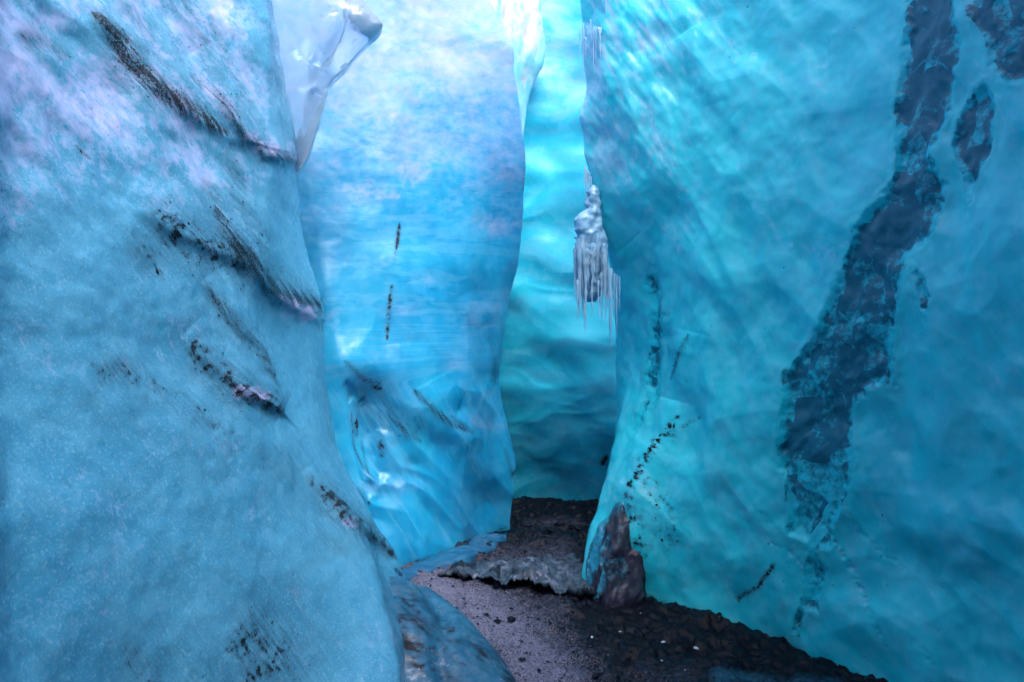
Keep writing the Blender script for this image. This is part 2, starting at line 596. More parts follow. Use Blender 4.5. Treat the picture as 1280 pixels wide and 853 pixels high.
ground = mesh_np('ground', GP, grid_quads(*GX.shape), M['ground'], None, A.reshape(-1, 4))
tag(ground, 'dark frosty gravel floor winding between the ice walls', kind='structure')


# ------------------------------------------------------------------ ice walls
def zl(fine, top_fine, ztop, lo=-0.4):
    a = np.arange(lo, top_fine, fine)
    b = np.arange(a[-1] + fine * 2, ztop, fine * 6)
    return np.concatenate([a, b, [ztop]])


def scatter_grit(name, V, nrm, dens, n, size, parent, mat, seed):
    r = np.random.default_rng(seed)
    p = dens.ravel().clip(0)
    p = p / p.sum()
    idx = r.choice(len(p), n, p=p, replace=True)
    base = V.reshape(-1, 3)[idx]
    nn = nrm.reshape(-1, 3)[idx]
    base = base + r.normal(size=base.shape) * 0.003
    oc = np.array([(1, 0, 0), (-1, 0, 0), (0, 1, 0), (0, -1, 0), (0, 0, 1), (0, 0, -1)], float)
    fc = np.array([(0, 2, 4), (2, 1, 4), (1, 3, 4), (3, 0, 4), (2, 0, 5), (1, 2, 5), (3, 1, 5), (0, 3, 5)])
    s = size * np.exp(r.normal(size=n) * 0.5)
    vv = []
    t1 = np.cross(nn, np.array([0.3, 0.2, 0.9])); t1 /= np.linalg.norm(t1, axis=1)[:, None]
    t2 = np.cross(nn, t1)
    ang = r.uniform(0, 6.28, n)
    ta = t1 * np.cos(ang)[:, None] + t2 * np.sin(ang)[:, None]
    tb = np.cross(nn, ta)
    jit = r.uniform(0.6, 1.4, size=(n, 6))
    el = r.uniform(0.8, 1.9, n)
    for k in range(6):
        o = oc[k]
        vv.append(base + (ta * (o[0] * el)[:, None] + tb * o[1] + nn * o[2] * 0.45) * (s * jit[:, k])[:, None])
    Vg = np.stack(vv, 1).reshape(-1, 3)
    Q = (fc[None] + (np.arange(n) * 6)[:, None, None]).reshape(-1, 3)
    o = mesh_np(name, Vg, Q, mat, parent, smooth=False)
    tag(o, kind='stuff')
    return o


def face_mask_from(vm, nr, nc):
    return (vm[:-1, :-1] & vm[:-1, 1:] & vm[1:, 1:] & vm[1:, :-1]).ravel()


# ---- near left wall
def build_left():
    z = zl(0.0065, 3.7, 5.6)
    cols = [
        ('w', [(0.6, -4.6, -0.4), (0.2, -4.4, 5.6)]),
        ('w', [(-1.9, -3, -0.4), (-0.7, -3, 5.6)]),  # out-of-view wall closed in behind the camera to cut light
        ('w', [(-1.7, -0.6, -0.4), (-1.8, -0.6, 3.0), (-1.5, -0.6, 5.6)]),
        ('px', [(-260, -600, 1.25), (-220, 0, 1.2), (-200, 426, 1.15), (-180, 853, 1.05), (-150, 1900, 0.95)]),
        ('px', [(-60, -700, 2.0), (0, 0, 1.9), (0, 426, 1.75), (0, 853, 1.5), (20, 1500, 1.35)]),
        ('px', [(90, -600, 2.6), (140, 0, 2.45), (170, 426, 2.2), (190, 853, 1.85), (220, 1400, 1.65)]),
        ('px', [(190, -500, 3.15), (255, 0, 3.0), (285, 250, 2.85), (300, 426, 2.7), (330, 853, 2.2), (360, 1300, 2.0)]),
        ('px', [(250, -400, 3.5), (330, 0, 3.35), (345, 190, 3.25), (326, 330, 3.05), (322, 420, 3.0), (348, 520, 2.95),
                (402, 600, 2.95), (468, 690, 2.95), (487, 770, 2.75), (506, 853, 2.55), (540, 1100, 2.35), (560, 1300, 2.25)]),
        ('px', [(300, -300, 4.2), (352, 0, 4.1), (372, 190, 3.95), (377, 280, 3.9), (388, 330, 3.9), (404, 390, 3.85), (407, 470, 3.85),
                (421, 555, 3.9), (444, 610, 3.95), (469, 660, 4.0), (498, 692, 4.0), (508, 720, 4.0), (515, 745, 4.0), (522, 765, 4.0),
                (525, 900, 4.0)]),
        ('off', 8, -0.14, 0.22),
        ('off', 8, -0.9, 0.35),
    ]
    P = sheet(cols, z, 0.0075, 0.035, 0.03, (0, 1, 2, 9))
    n = grid_normals(P)
    if n[len(z) // 2, P.shape[1] // 2, 0] < 0:
        n = -n
    px, py = project(P)
    X, Y, Z = P[..., 0], P[..., 1], P[..., 2]
    # flow direction of the melt marks: down to the right
    ca, sa = math.cos(math.radians(52)), math.sin(math.radians(52))
    s_al = (px * ca + py * sa) / 100
    s_ac = (-px * sa + py * ca) / 100
    vis = (px > -400) & (px < 700)
    d = 0.045 * fbm(X * 1.3, Y * 1.3, Z * 1.3, 2) + 0.007 * fbm(X * 6, Y * 6, Z * 6, 3)
    wx = 0.5 * perlin(s_al * 0.6, s_ac * 0.6, 3.1)
    rip = perlin(s_al * 1.4 + wx, s_ac * 4.5 + wx * 2, 0.7)
    upper = sstep(420, 120, py)
    d = d + 0.012 * rip * upper * vis
    d = d + 0.016 * (worley(s_al * 0.9 + wx, s_ac * 2.2 + wx, 3) - 0.5) * vis * (0.35 + 0.65 * upper)
    facet = sstep(-14, 14, poly_dist(px, py, [(345, -50), (345, 190), (322, 330), (320, 420), (345, 520), (400, 600), (490, 700)], 90)[1]
                  * -1 * np.minimum(poly_dist(px, py, [(345, -50), (345, 190), (322, 330), (320, 420), (345, 520), (400, 600), (490, 700)], 90)[0], 40))
    d = d * (1 - 0.5 * facet * (px > 280))
    # overhanging lips: the ice above each line stands proud of the ice below
    lips = [([(90, -20), (125, 30), (185, 110), (232, 146), (275, 172), (300, 178)], 0.03, 46),
            ([(235, 70), (260, 118), (292, 162), (330, 192), (372, 203)], 0.03, 40),
            ([(150, 250), (200, 285), (255, 308), (305, 330), (345, 372), (395, 398)], 0.03, 46),
            ([(230, 420), (275, 465), (303, 492), (345, 520)], 0.03, 30),
            ([(255, 350), (290, 400), (318, 440), (332, 490)], 0.02, 22),
            ([(380, 590), (430, 645), (462, 668), (492, 692)], 0.03, 22)]
    for pts, a, w in lips:
        D, S, T = poly_dist(px, py, pts, 140)
        end = np.sqrt(np.clip(6 * T * (1.02 - T), 0, 1)) * (0.4 + 0.6 * T)
        sd = D * S                                   # positive = below/left of the line
        prof = np.where(sd > 0, np.exp(-(sd / (w * 0.18)) ** 2), np.exp(-(sd / w) ** 2))
        d = d + a * end * prof
    P2 = P + n * d[..., None]
    # paint
    dirt = np.zeros(px.shape)
    streak = 0.5 + 0.9 * perlin(s_al * 3.0, s_ac * 26, 5.0) + 0.35 * perlin(s_al * 12, s_ac * 30, 9.0)
    streak = np.clip(streak, 0, 1.3)
    clot = np.clip(0.35 + 1.5 * fbm(px / 9, py / 9, 1.0, 3), 0, 1.3)
    S_ = [([(115, 18), (135, 45), (160, 85), (190, 115), (232, 143), (276, 170)], 9, 0.95, 1),
          ([(185, 100), (235, 140), (272, 160)], 16, 0.5, 1),
          ([(235, 95), (262, 122), (292, 165), (330, 192), (366, 202)], 7, 0.75, 1),
          ([(215, 0), (240, 40), (262, 100)], 6, 0.35, 1),
          ([(20, 44), (58, 52), (90, 70)], 8, 0.55, 1),
          ([(192, 268), (225, 300), (268, 318), (310, 330)], 13, 0.85, 2),
          ([(262, 262), (300, 325), (340, 362), (396, 384)], 10, 0.9, 1),
          ([(278, 190), (300, 270), (322, 340)], 9, 0.42, 1),
          ([(258, 262), (280, 300), (305, 335)], 9, 0.5, 1),
          ([(162, 290), (178, 318), (200, 350)], 8, 0.7, 2),
          ([(255, 358), (290, 402), (318, 440), (332, 485)], 6, 0.75, 1),
          ([(300, 420), (330, 470), (345, 515)], 4, 0.5, 1),
          ([(240, 425), (270, 462), (300, 492), (346, 522)], 9, 0.85, 2),
          ([(112, 466), (148, 464), (168, 482)], 6, 0.85, 2),
          ([(190, 480), (235, 512), (292, 545)], 10, 0.55, 2),
          ([(318, 560), (345, 585), (350, 600)], 9, 0.3, 1),
          ([(385, 592), (430, 642), (462, 668), (494, 692)], 6, 1.0, 2),
          ([(400, 660), (425, 680), (435, 690)], 9, 0.35, 1),
          ([(285, 815), (320, 800), (345, 820), (310, 850)], 20, 0.8, 2),
          ([(160, 812), (175, 835), (200, 860)], 12, 0.6, 2), ([(180, 820), (300, 850)], 22, 0.35, 2),
          ([(150, -10), (185, 60), (225, 120), (262, 158)], 15, 0.42, 1), ([(232, -10), (250, 50), (278, 120), (318, 180)], 10, 0.45, 1),
          ([(262, 20), (285, 90), (320, 160), (350, 195)], 8, 0.4, 1), ([(285, 180), (300, 250), (330, 330), (372, 375)], 13, 0.5, 1),
          ([(250, 230), (290, 300), (335, 352)], 16, 0.5, 1), ([(185, 255), (215, 290), (250, 310)], 15, 0.6, 2), ([(250, 340), (300, 410), (335, 480)], 13, 0.4, 1),
          ([(225, 400), (270, 455), (320, 505)], 16, 0.45, 2), ([(100, 455), (170, 475), (215, 500), (300, 560)], 16, 0.4, 2), ([(340, 560), (400, 620), (450, 665)], 14, 0.35, 1),
          ([(345, 350), (372, 372), (398, 392)], 7, 0.7, 1),
          ([(348, 0), (356, 20)], 3, 0.6, 2), ([(396, 372), (412, 398), (424, 430)], 4, 0.7, 1),
          ([(93, 182), (103, 192), (113, 200)], 2.2, 0.8, 0), ([(366, 120), (372, 170), (380, 260), (395, 350)], 1.8, 0.55, 0)]
    for pts, w, a, kind in S_:
        w = w * (1.5 if kind else 1.0)
        g, D, S, T = stroke(px, py, pts, w)
        tex = (1, 0.85, 0.45 + 0.55 * clot)[kind]
        wide = np.exp(-(D / (w * 2.4)) ** 2) * np.sqrt(np.clip(4 * T * (1 - T), 0, 1)) * 0.5
        dirt = np.maximum(dirt, np.maximum(a * g * tex * 1.12, a * wide * 1.35))
    speck = np.clip(fbm(px / 5, py / 5, 8.0, 2) - 0.62, 0, 1) * 3 * sstep(0.0, 0.5, fbm(px / 120, py / 120, 2.0, 2) + 0.15)
    dirt = np.maximum(dirt, 0.8 * np.clip(speck, 0, 1) * vis * (1 - facet * (px > 300)))
    frost_sheen = np.zeros(px.shape)
    fs = np.clip(0.5 + 0.7 * perlin(s_al * 1.2 + wx, s_ac * 3 + wx, 2.0), 0, 1)
    frost_sheen += fs * sstep(400, 20, py) * sstep(420, 250, px) * 0.72  # lavender sky sheen on the rippled upper wall, put into the colour
    frost_sheen += 0.25 * np.clip(0.45 + 0.8 * fbm(px / 90, py / 60, 6.0, 3), 0, 1) * (1 - facet * (px > 280)) * vis
    frost_sheen *= (1 - 0.7 * facet * (px > 300))
    for pts, w, a in (([(300, 172), (335, 186), (370, 196)], 12, 0.8), ([(346, 372), (372, 388), (390, 396)], 11, 1.0), ([(292, 486), (322, 500)], 9, 0.9),
                      ([(428, 650), (444, 660)], 5, 0.8)):
        frost_sheen = np.maximum(frost_sheen, a * stroke(px, py, pts, w)[0] * np.clip(0.75 + 0.6 * fbm(px / 6, py / 6, 3, 2), 0, 1))
    bend = 0.35 * perlin(px / 170, py / 170, 4.0)
    lowr = sstep(300, 520, py)
    A = np.stack([dirt.clip(0, 1), frost_sheen.clip(0, 1), facet, facet * 0 + 1, s_al + 0.5 * bend, s_ac + 0.5 * bend, facet * 0 + 1], -1)
    root = empty('ice_wall', (-1.4, 2.5, 0))
    tag(root, 'frosted pale blue ice wall with diagonal black dirt streaks and lips', 'ice wall', kind='thing')
    Pk, Ak = skirt(P2, A, (-1, 0), 5.6)
    mesh_np('ice_face', Pk, grid_quads(*Pk.shape[:2]), M['left'], root, Ak.reshape(-1, Ak.shape[-1]))
    dens = (dirt ** 1.5) * (px > -20) * (px < 560) * (py > -20) * (py < 870)
    scatter_grit('grit', P2, n, dens * (dirt > 0.3), 4000, 0.0014, root, M['grit'], 3)


build_left()


# ---- sky blue wall across the middle
def build_mid():
    z = zl(0.0095, 4.7, 5.6)
    cols = [
        ('px', [(250, -300, 4.45), (250, 900, 4.4)]),
        ('px', [(330, -300, 4.7), (330, 900, 4.45)]),
        ('px', [(385, -300, 4.9), (390, 0, 4.82), (400, 300, 4.66), (428, 455, 4.52), (440, 560, 4.47), (465, 650, 4.46), (485, 705, 4.45), (485, 800, 4.44)]),
        ('px', [(480, -300, 5.15), (490, 0, 5.05), (495, 300, 4.88), (500, 480, 4.74), (505, 560, 4.68), (520, 640, 4.66), (530, 700, 4.63), (530, 800, 4.62)]),
        ('px', [(555, -300, 5.55), (572, 0, 5.45), (588, 300, 5.28), (588, 480, 5.16), (588, 560, 5.13), (588, 620, 5.13), (588, 675, 5.12), (588, 800, 5.12)]),
        ('px', [(548, -300, 5.8), (614, 0, 5.8), (630, 35, 5.8), (641, 62, 5.8), (640, 85, 5.8), (650, 130, 5.8), (657, 175, 5.8), (659, 215, 5.8),
                (656, 270, 5.8), (652, 330, 5.8), (640, 380, 5.8), (631, 430, 5.8), (627, 470, 5.8), (633, 520, 5.8), (644, 560, 5.8),
                (650, 588, 5.75), (641, 625, 5.7), (640, 650, 5.65), (640, 800, 5.6)]),
        ('off', 5, -0.12, 0.25),
        ('off', 5, -0.6, 0.45),
        ('off', 5, -1.4, 0.5),
    ]
    P = sheet(cols, z, 0.0095, 0.03, 0.025, (0, 6, 7))
    n = grid_normals(P)
    if n[len(z) // 2, P.shape[1] // 3, 1] > 0:
        n = -n
    px, py = project(P)
    X, Y, Z = P[..., 0], P[..., 1], P[..., 2]
    low = sstep(430, 560, py)
    d = 0.03 * fbm(X * 1.5 + 4, Y * 1.5, Z * 1.2, 2) + 0.004 * fbm(X * 6, Y * 6, Z * 5, 3)
    # scallops running down and to the left in the foot
    q = (px * 0.50 + py * 0.87) / 100
    r = (-px * 0.87 + py * 0.50) / 100
    w = 0.6 * perlin(px / 90, py / 90, 1.0)
    sc = np.abs(perlin(q * 1.3 + w, r * 4.2 + w * 2, 6.0))
    d = d + 0.075 * (worley(q * 0.9 + w, r * 2.6 + w, 5) - 0.5) * low * sstep(410, 470, px)
    d = d + 0.02 * (worley(px / 110 + w, py / 160 + w, 9) - 0.5) * sstep(120, 400, py)
    d = d - 0.02 * np.abs(perlin(px / 60 + w, py / 150, 3.0)) * sstep(300, 420, py)
    yy = py + 0.22 * (465 - px)
    d = d - 0.11 * np.exp(-((px - 466) / 36) ** 2) * sstep(450, 508, yy) * sstep(650, 540, py)
    for pts, a, wd in (([(490, 430), (502, 495), (528, 520), (560, 540), (605, 548)], 0.05, 46),
                       ([(425, 440), (445, 466), (475, 482), (500, 490)], 0.018, 34),
                       ([(580, 370), (592, 395), (604, 410)], 0.012, 20),
                       ([(490, 90), (520, 118), (560, 148)], 0.012, 30), ([(520, 35), (555, 48), (600, 38)], 0.006, 20)):
        D, S, T = poly_dist(px, py, pts, 120)
        sd = D * S
        prof = np.where(sd > 0, np.exp(-(sd / (wd * 0.4)) ** 2), np.exp(-(sd / wd) ** 2))
        d = d + a * prof * np.clip(4 * T * (1.0 - T), 0, 1)
    for pts, a, wd in (([(447, 500), (452, 545), (470, 600)], 0.02, 12), ([(462, 500), (466, 560), (480, 600)], -0.02, 11), ([(480, 540), (490, 570), (470, 620)], 0.016, 12),
                       ([(435, 480), (437, 540), (455, 600)], -0.02, 12)):
        d = d + a * stroke(px, py, pts, wd)[0]
    P2 = P + n * d[..., None]
    dirt = np.zeros(px.shape)
    clot = np.clip(0.35 + 1.6 * fbm(px / 7, py / 7, 1.0, 3), 0, 1.4)
    strk = np.clip(0.5 + 1.1 * perlin(q * 3, r * 24, 2.0), 0, 1.3)
    for pts, wd, a, k in (([(501, 278), (498, 296), (495, 312)], 2.2, 1.1, 0), ([(495, 312), (492, 330)], 1.8, 0.8, 2), ([(490, 355), (487, 385), (485, 425)], 2.2, 1.1, 2),
                          ([(455, 475), (472, 480), (480, 486)], 4, 1.2, 2), ([(445, 490), (470, 500), (490, 520), (520, 545)], 20, 0.5, 1),
                          ([(470, 482), (462, 510), (450, 540)], 7, 0.5, 2), ([(454, 520), (454, 545)], 3, 1.2, 2), ([(482, 550), (484, 572)], 3, 1.0, 2),
                          ([(515, 488), (535, 512), (560, 530), (580, 538)], 5, 0.8, 1), ([(560, 520), (590, 542)], 3, 0.7, 1),
                          ([(430, 452), (450, 470), (475, 482)], 3, 0.6, 0), ([(445, 515), (450, 560), (468, 603)], 2, 0.6, 0), ([(462, 550), (466, 590), (478, 603)], 2, 0.6, 0),
                          ([(490, 520), (515, 545), (528, 552)], 4, 0.7, 1), ([(390, 285), (400, 310)], 8, 0.25, 2),
                          ([(505, 706), (560, 690), (600, 674), (636, 660)], 2.5, 0.85, 2), ([(446, 612), (465, 632)], 4, 0.9, 2),
                          ([(612, 420), (622, 480)], 2, 0.35, 0), ([(656, 180), (655, 250)], 1.5, 0.5, 2), ([(632, 560), (646, 600)], 2, 0.4, 0)):
        tex = (1.0, 0.9, 0.4 + 0.6 * clot)[k]
        dirt = np.maximum(dirt, a * stroke(px, py, pts, wd)[0] * tex)
    frost_sheen = 0.28 * np.clip(fbm(px / 80, py / 40, 9.0, 4) + 0.05, 0, 1)
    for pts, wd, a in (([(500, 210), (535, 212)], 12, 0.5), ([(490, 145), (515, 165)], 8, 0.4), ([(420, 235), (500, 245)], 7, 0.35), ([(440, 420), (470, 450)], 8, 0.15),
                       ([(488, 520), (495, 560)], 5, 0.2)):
        frost_sheen = np.maximum(frost_sheen, a * stroke(px, py, pts, wd)[0] * np.clip(0.8 + fbm(px / 8, py / 8, 3, 2), 0, 1))
    frost_sheen = frost_sheen + 0.75 * sstep(360, -20, py) * np.clip(0.85 + 0.5 * fbm(px / 110, py / 60, 3.0, 3), 0, 1.2)  # pale upper part: light reflected off frosted ice, painted into the colour
    lw = sstep(400, 480, py)
    A = np.stack([dirt.clip(0, 1), frost_sheen.clip(0, 1), frost_sheen * 0, frost_sheen * 0 + 1, px / 100 * (1 - lw) + q * lw, py / 140 * (1 - lw) + r * lw, frost_sheen * 0 + 2], -1)
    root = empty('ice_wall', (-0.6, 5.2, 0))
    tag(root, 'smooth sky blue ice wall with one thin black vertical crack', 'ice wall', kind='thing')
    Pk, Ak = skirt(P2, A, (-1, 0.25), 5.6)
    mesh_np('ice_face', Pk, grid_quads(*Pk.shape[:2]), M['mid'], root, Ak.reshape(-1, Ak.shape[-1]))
    scatter_grit('grit', P2, n, dirt ** 2 * (px > 380) * (py < 720) * (py > 0), 1200, 0.0015, root, M['grit'], 4)


build_mid()


# ---- turquoise wall at the far end
def build_back():
    z = zl(0.013, 5.0, 5.8, -0.6)
    cols = [
        ('px', [(420, -200, 6.5), (420, 800, 6.6)]),
        ('px', [(560, -200, 6.6), (560, 430, 6.75), (560, 560, 6.9), (560, 640, 7.0), (560, 800, 7.0)]),
        ('px', [(640, -200, 6.75), (640, 300, 6.8), (640, 430, 6.78), (640, 520, 6.85), (640, 600, 7.05), (640, 640, 7.1), (640, 800, 7.1)]),
        ('px', [(700, -200, 6.9), (700, 300, 6.9), (700, 430, 6.8), (700, 520, 6.85), (700, 600, 7.05), (700, 640, 7.1), (700, 800, 7.1)]),
        ('px', [(770, -200, 6.8), (770, 300, 6.8), (770, 430, 6.6), (770, 520, 6.6), (770, 600, 6.8), (770, 640, 6.9), (770, 800, 6.9)]),
        ('px', [(840, -200, 6.7), (840, 300, 6.6), (840, 640, 6.6), (840, 800, 6.6)]),
        ('w', [(2.5, 6.5, -0.6), (2.5, 6.5, 2.5), (2.6, 6.5, 5.8)]),
        ('w', [(2.9, 5.4, -0.6), (2.8, 5.4, 2.5), (3.0, 5.4, 5.8)]),
        ('w', [(2.8, 3.7, -0.6), (2.9, 3.6, 5.8)]),
    ]
    P = sheet(cols, z, 0.013, 0.08, 0.08, (0, 5, 6, 7))
    n = grid_normals(P)
    if n[len(z) // 2, P.shape[1] // 2, 1] > 0:
        n = -n
    px, py = project(P)
    X, Y, Z = P[..., 0], P[..., 1], P[..., 2]
    w = 0.8 * perlin(px / 70, py / 50, 2.0)
    d = 0.05 * fbm(X * 1.4, Z * 1.8, Y, 2) - 0.014 * np.abs(perlin(px / 85 + w, py / 50 + w, 3.0)) * sstep(180, 300, py)
    d = d + 0.028 * (worley(px / 80 + w * 0.5, py / 60 + w * 0.5, 2) - 0.5) * (0.4 + 0.6 * sstep(150, 300, py))
    d = d - 0.008 * np.abs(perlin((px + py * 0.4) / 60 + w, (py - px * 0.35) / 22 + w, 5.0)) * sstep(420, 540, py)
    for pts, a, wd in (([(625, 345), (690, 320), (750, 345)], 0.012, 40),):
        D, S, T = poly_dist(px, py, pts, 90)
        sd = D * S
        d = d + a * np.where(sd > 0, np.exp(-(sd / (wd * 0.3)) ** 2), np.exp(-(sd / wd) ** 2))
    P2 = P + n * d[..., None]
    dirt = np.zeros(px.shape)
    for pts, wd, a in (([(758, 570), (752, 582)], 3.5, 1.0), ([(720, 620), (735, 610)], 2, 0.3)):
        dirt = np.maximum(dirt, a * stroke(px, py, pts, wd)[0])
    frost_sheen = 0.15 * np.clip(fbm(px / 60, py / 25, 9.0, 4), 0, 1)
    frost_sheen = frost_sheen + 0.5 * sstep(230, -20, py) * np.clip(0.7 + 0.8 * fbm(px / 50, py / 60, 3.0, 3), 0, 1.2)  # whiter towards the top, painting in the light the upper ice reflects
    A = np.stack([dirt.clip(0, 1), frost_sheen.clip(0, 1), frost_sheen * 0, frost_sheen * 0 + 1, px / 90 + w * 0.3, py / 90 + w * 0.3, frost_sheen * 0 + 3], -1)
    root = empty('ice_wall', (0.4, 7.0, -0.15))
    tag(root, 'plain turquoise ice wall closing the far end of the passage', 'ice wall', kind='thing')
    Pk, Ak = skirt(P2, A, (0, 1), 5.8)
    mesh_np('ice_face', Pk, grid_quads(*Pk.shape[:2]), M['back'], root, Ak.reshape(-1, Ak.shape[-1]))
    # bright rippled fold high on its left
    z2 = np.arange(2.9, 5.8, 0.012)
    cols = [
        ('px', [(545, -200, 6.25), (590, 210, 6.0)]),
        ('px', [(595, -200, 6.4), (607, 0, 6.2), (622, 100, 6.15), (630, 210, 6.1)]),
        ('px', [(664, -200, 6.85), (678, 0, 6.66), (684, 60, 6.62), (681, 80, 6.6), (668, 105, 6.55), (660, 140, 6.5), (655, 180, 6.45), (648, 210, 6.4)]),
        ('off', 2, -0.03, 0.15),
        ('off', 2, -0.3, 0.5),
    ]
    P = sheet(cols, z2, 0.012, 0.025, 0.02)
    n = grid_normals(P)
    if n[len(z2) // 2, P.shape[1] // 3, 1] > 0:
        n = -n
    px, py = project(P)
    d = -0.03 * np.abs(perlin(px / 16 + 0.012 * py, py / 80, 1.0)) + 0.008 * fbm(px / 12, py / 30, 4.0, 3)
    P2 = P + n * d[..., None]
    sun_tint = np.clip(0.9 * sstep(150, -20, py) + 0.5 * fbm(px / 12, py / 40, 2, 3) - 0.3 * sstep(668, 684, px), 0, 1)  # sunlit pinkish top painted in, fading downwards
    A = np.stack([sun_tint * 0, sun_tint, sun_tint * 0, sun_tint * 0 + 1], -1)
    o = mesh_np('rippled_fold', P2, grid_quads(*P2.shape[:2]), M['fold'], root, A.reshape(-1, 4))
    o['label'] = 'bright pinkish white rippled fold of ice'


build_back()


# ---- teal wall on the right with the band of clear dark ice
BAND = [(1140, -60), (1128, 60), (1118, 130), (1120, 180), (1117, 225), (1090, 258), (1070, 285), (1062, 312), (1046, 350), (1030, 385), (1015, 420),
        (995, 450), (978, 468), (975, 490), (974, 530), (971, 585), (979, 602), (984, 622), (984, 668), (1004, 680), (1009, 694), (1004, 715), (1003, 745), (990, 790), (998, 792), (1008, 762),
        (1018, 765), (1024, 770), (1030, 715), (1024, 690), (1046, 684), (1041, 660), (1062, 622), (1066, 580), (1060, 545), (1066, 505), (1084, 490), (1100, 478),
        (1116, 485), (1112, 440), (1120, 400), (1132, 350), (1133, 320), (1160, 300), (1175, 270), (1178, 235), (1168, 195), (1184, 140), (1203, 60), (1193, 20), (1190, -60)]
LOBES = [[(1188, 172), (1200, 130), (1215, 108), (1232, 100), (1243, 138), (1238, 185), (1222, 215), (1212, 252), (1205, 240), (1195, 208)],
         [(1197, -60), (1205, 15), (1228, 45), (1232, 82), (1258, 106), (1300, 95), (1340, 60), (1340, -60)],
         [(1142, 336), (1155, 340), (1164, 372), (1161, 412), (1152, 384)]]
FLANK = [[(804, 345), (818, 342), (832, 385), (834, 430), (828, 470), (822, 505), (808, 520), (792, 545), (797, 520), (812, 490), (806, 470), (818, 438), (816, 390)]]


def build_right():
    z = zl(0.0065, 3.95, 5.6)
    cols = [
        ('w', [(4.4, 3.2, -0.6), (4.4, 3.2, 5.6)]),
        ('w', [(2.4, 4.0, -0.6), (2.3, 3.9, 5.6)]),
        ('w', [(1.2, 4.85, -0.6), (1.1, 4.75, 5.6)]),
        ('w', [(0.62, 4.72, -0.6), (0.76, 4.92, 1.0), (0.62, 4.95, 3.0), (0.58, 4.9, 5.6)]),
        ('px', [(680, -300, 4.6), (716, 0, 4.6), (721, 50, 4.6), (727, 105, 4.6), (717, 155, 4.6), (722, 195, 4.6), (736, 225, 4.6), (747, 280, 4.6),
                (764, 330, 4.65), (780, 390, 4.7), (788, 440, 4.7), (783, 490, 4.65), (768, 545, 4.6), (755, 600, 4.5), (743, 650, 4.4), (730, 690, 4.3),
                (720, 725, 4.25), (718, 800, 4.2)]),
        ('px', [(730, -300, 4.5), (752, 0, 4.42), (765, 150, 4.36), (795, 250, 4.33), (822, 350, 4.34), (838, 430, 4.3), (838, 490, 4.22), (822, 550, 4.15),
                (801, 590, 4.1), (787, 620, 4.05), (784, 680, 4.0), (788, 745, 3.98), (790, 850, 3.9)]),
        ('px', [(880, -300, 4.3), (880, 0, 4.1), (880, 300, 3.93), (880, 500, 3.82), (880, 700, 3.72), (885, 772, 3.68), (890, 900, 3.6)]),
        ('px', [(1000, -300, 3.9), (1000, 0, 3.7), (1000, 300, 3.52), (1000, 500, 3.45), (1000, 700, 3.4), (1000, 805, 3.36), (1000, 950, 3.3)]),
        ('px', [(1120, -300, 3.45), (1120, 0, 3.28), (1120, 400, 3.1), (1120, 700, 3.02), (1120, 853, 2.95), (1120, 1000, 2.9)]),
        ('px', [(1300, -400, 2.75), (1300, 0, 2.7), (1300, 426, 2.6), (1300, 853, 2.5), (1300, 1100, 2.4)]),
        ('w', [(2.1, 1.9, -0.6), (2.1, 1.9, 3.4), (1.6, 1.9, 5.6)]),
        ('w', [(2.2, 0, -0.6), (2.1, 0, 3.0), (0.5, 0, 5.6)]),  # unseen upper wall leaned over the camera as a partial roof against light
        ('w', [(2.0, -3, -0.6), (1.6, -3, 3.0), (0.0, -3, 5.6)]),
        ('w', [(0.4, -4.8, -0.6), (0.2, -4.6, 5.6)]),
    ]
    P = sheet(cols, z, 0.0075, 0.035, 0.025, (0, 1, 2, 9, 10, 11, 12))
    n = grid_normals(P)
    if n[len(z) // 2, P.shape[1] // 2, 0] > 0:
        n = -n
    px, py = project(P)
    cc = np.arange(P.shape[1])[None, :]
    edge_c = np.argmin(np.where(P[len(z) // 2, :, 1] > 3.5, P[len(z) // 2, :, 0], 99))
    front = (cc > edge_c - 12) & (px > 600) & (P[..., 1] > 0.3)
    px = np.where(front, px, -5000)
    X, Y, Z = P[..., 0], P[..., 1], P[..., 2]
    d = 0.04 * fbm(X * 1.4, Y * 1.4, Z * 1.1, 3) + 0.010 * fbm(X * 5, Y * 5, Z * 4, 3)
    # curved flow ridges from upper left sweeping down
    w = 0.4 * perlin(px / 200, py / 200, 7.0)
    ang = sstep(700, 1150, px)
    q = (px * 0.86 - py * 0.50) / 100 + w
    d = d + 0.010 * perlin(q * 2.6, (px * 0.5 + py * 0.86) / 260, 1.0) * sstep(520, 380, py)
    d = d - 0.022 * np.abs(perlin(q * 1.2 + 3, (px * 0.5 + py * 0.86) / 170, 4.0)) * front
    q2 = (px * 0.70 - py * 0.55) / 100 + w
    d = d - 0.025 * np.abs(perlin(q2 * 1.8, (px * 0.55 + py * 0.7) / 130, 9.0)) * sstep(480, 650, py)
    d = d + 0.006 * perlin((px * 0.8 - py * 0.6) / 9, (px * 0.6 + py * 0.8) / 30, 2.0) * sstep(380, 120, py) * sstep(960, 780, px)
    for pts, a, wd in (([(862, 415), (848, 460), (832, 500)], 0.02, 16), ([(838, 500), (826, 545), (800, 592), (786, 625)], 0.035, 16),
                       ([(790, 300), (830, 345), (838, 420)], 0.02, 20), ([(860, 40), (884, 80), (898, 130)], 0.02, 22),
                       ([(920, 145), (958, 185), (985, 270)], 0.012, 18), ([(1008, 540), (1080, 620), (1180, 700)], 0.02, 40)):
        D, S, T = poly_dist(px, py, pts, 100)
        d = d + a * np.exp(-(D / wd) ** 2) * np.sqrt(np.clip(5 * T * (1.03 - T), 0, 1))
    d = d + 0.045 * (worley(q * 1.0 + 0.4 * w, (px * 0.5 + py * 0.86) / 150 + 0.4 * w, 7) - 0.5) * front
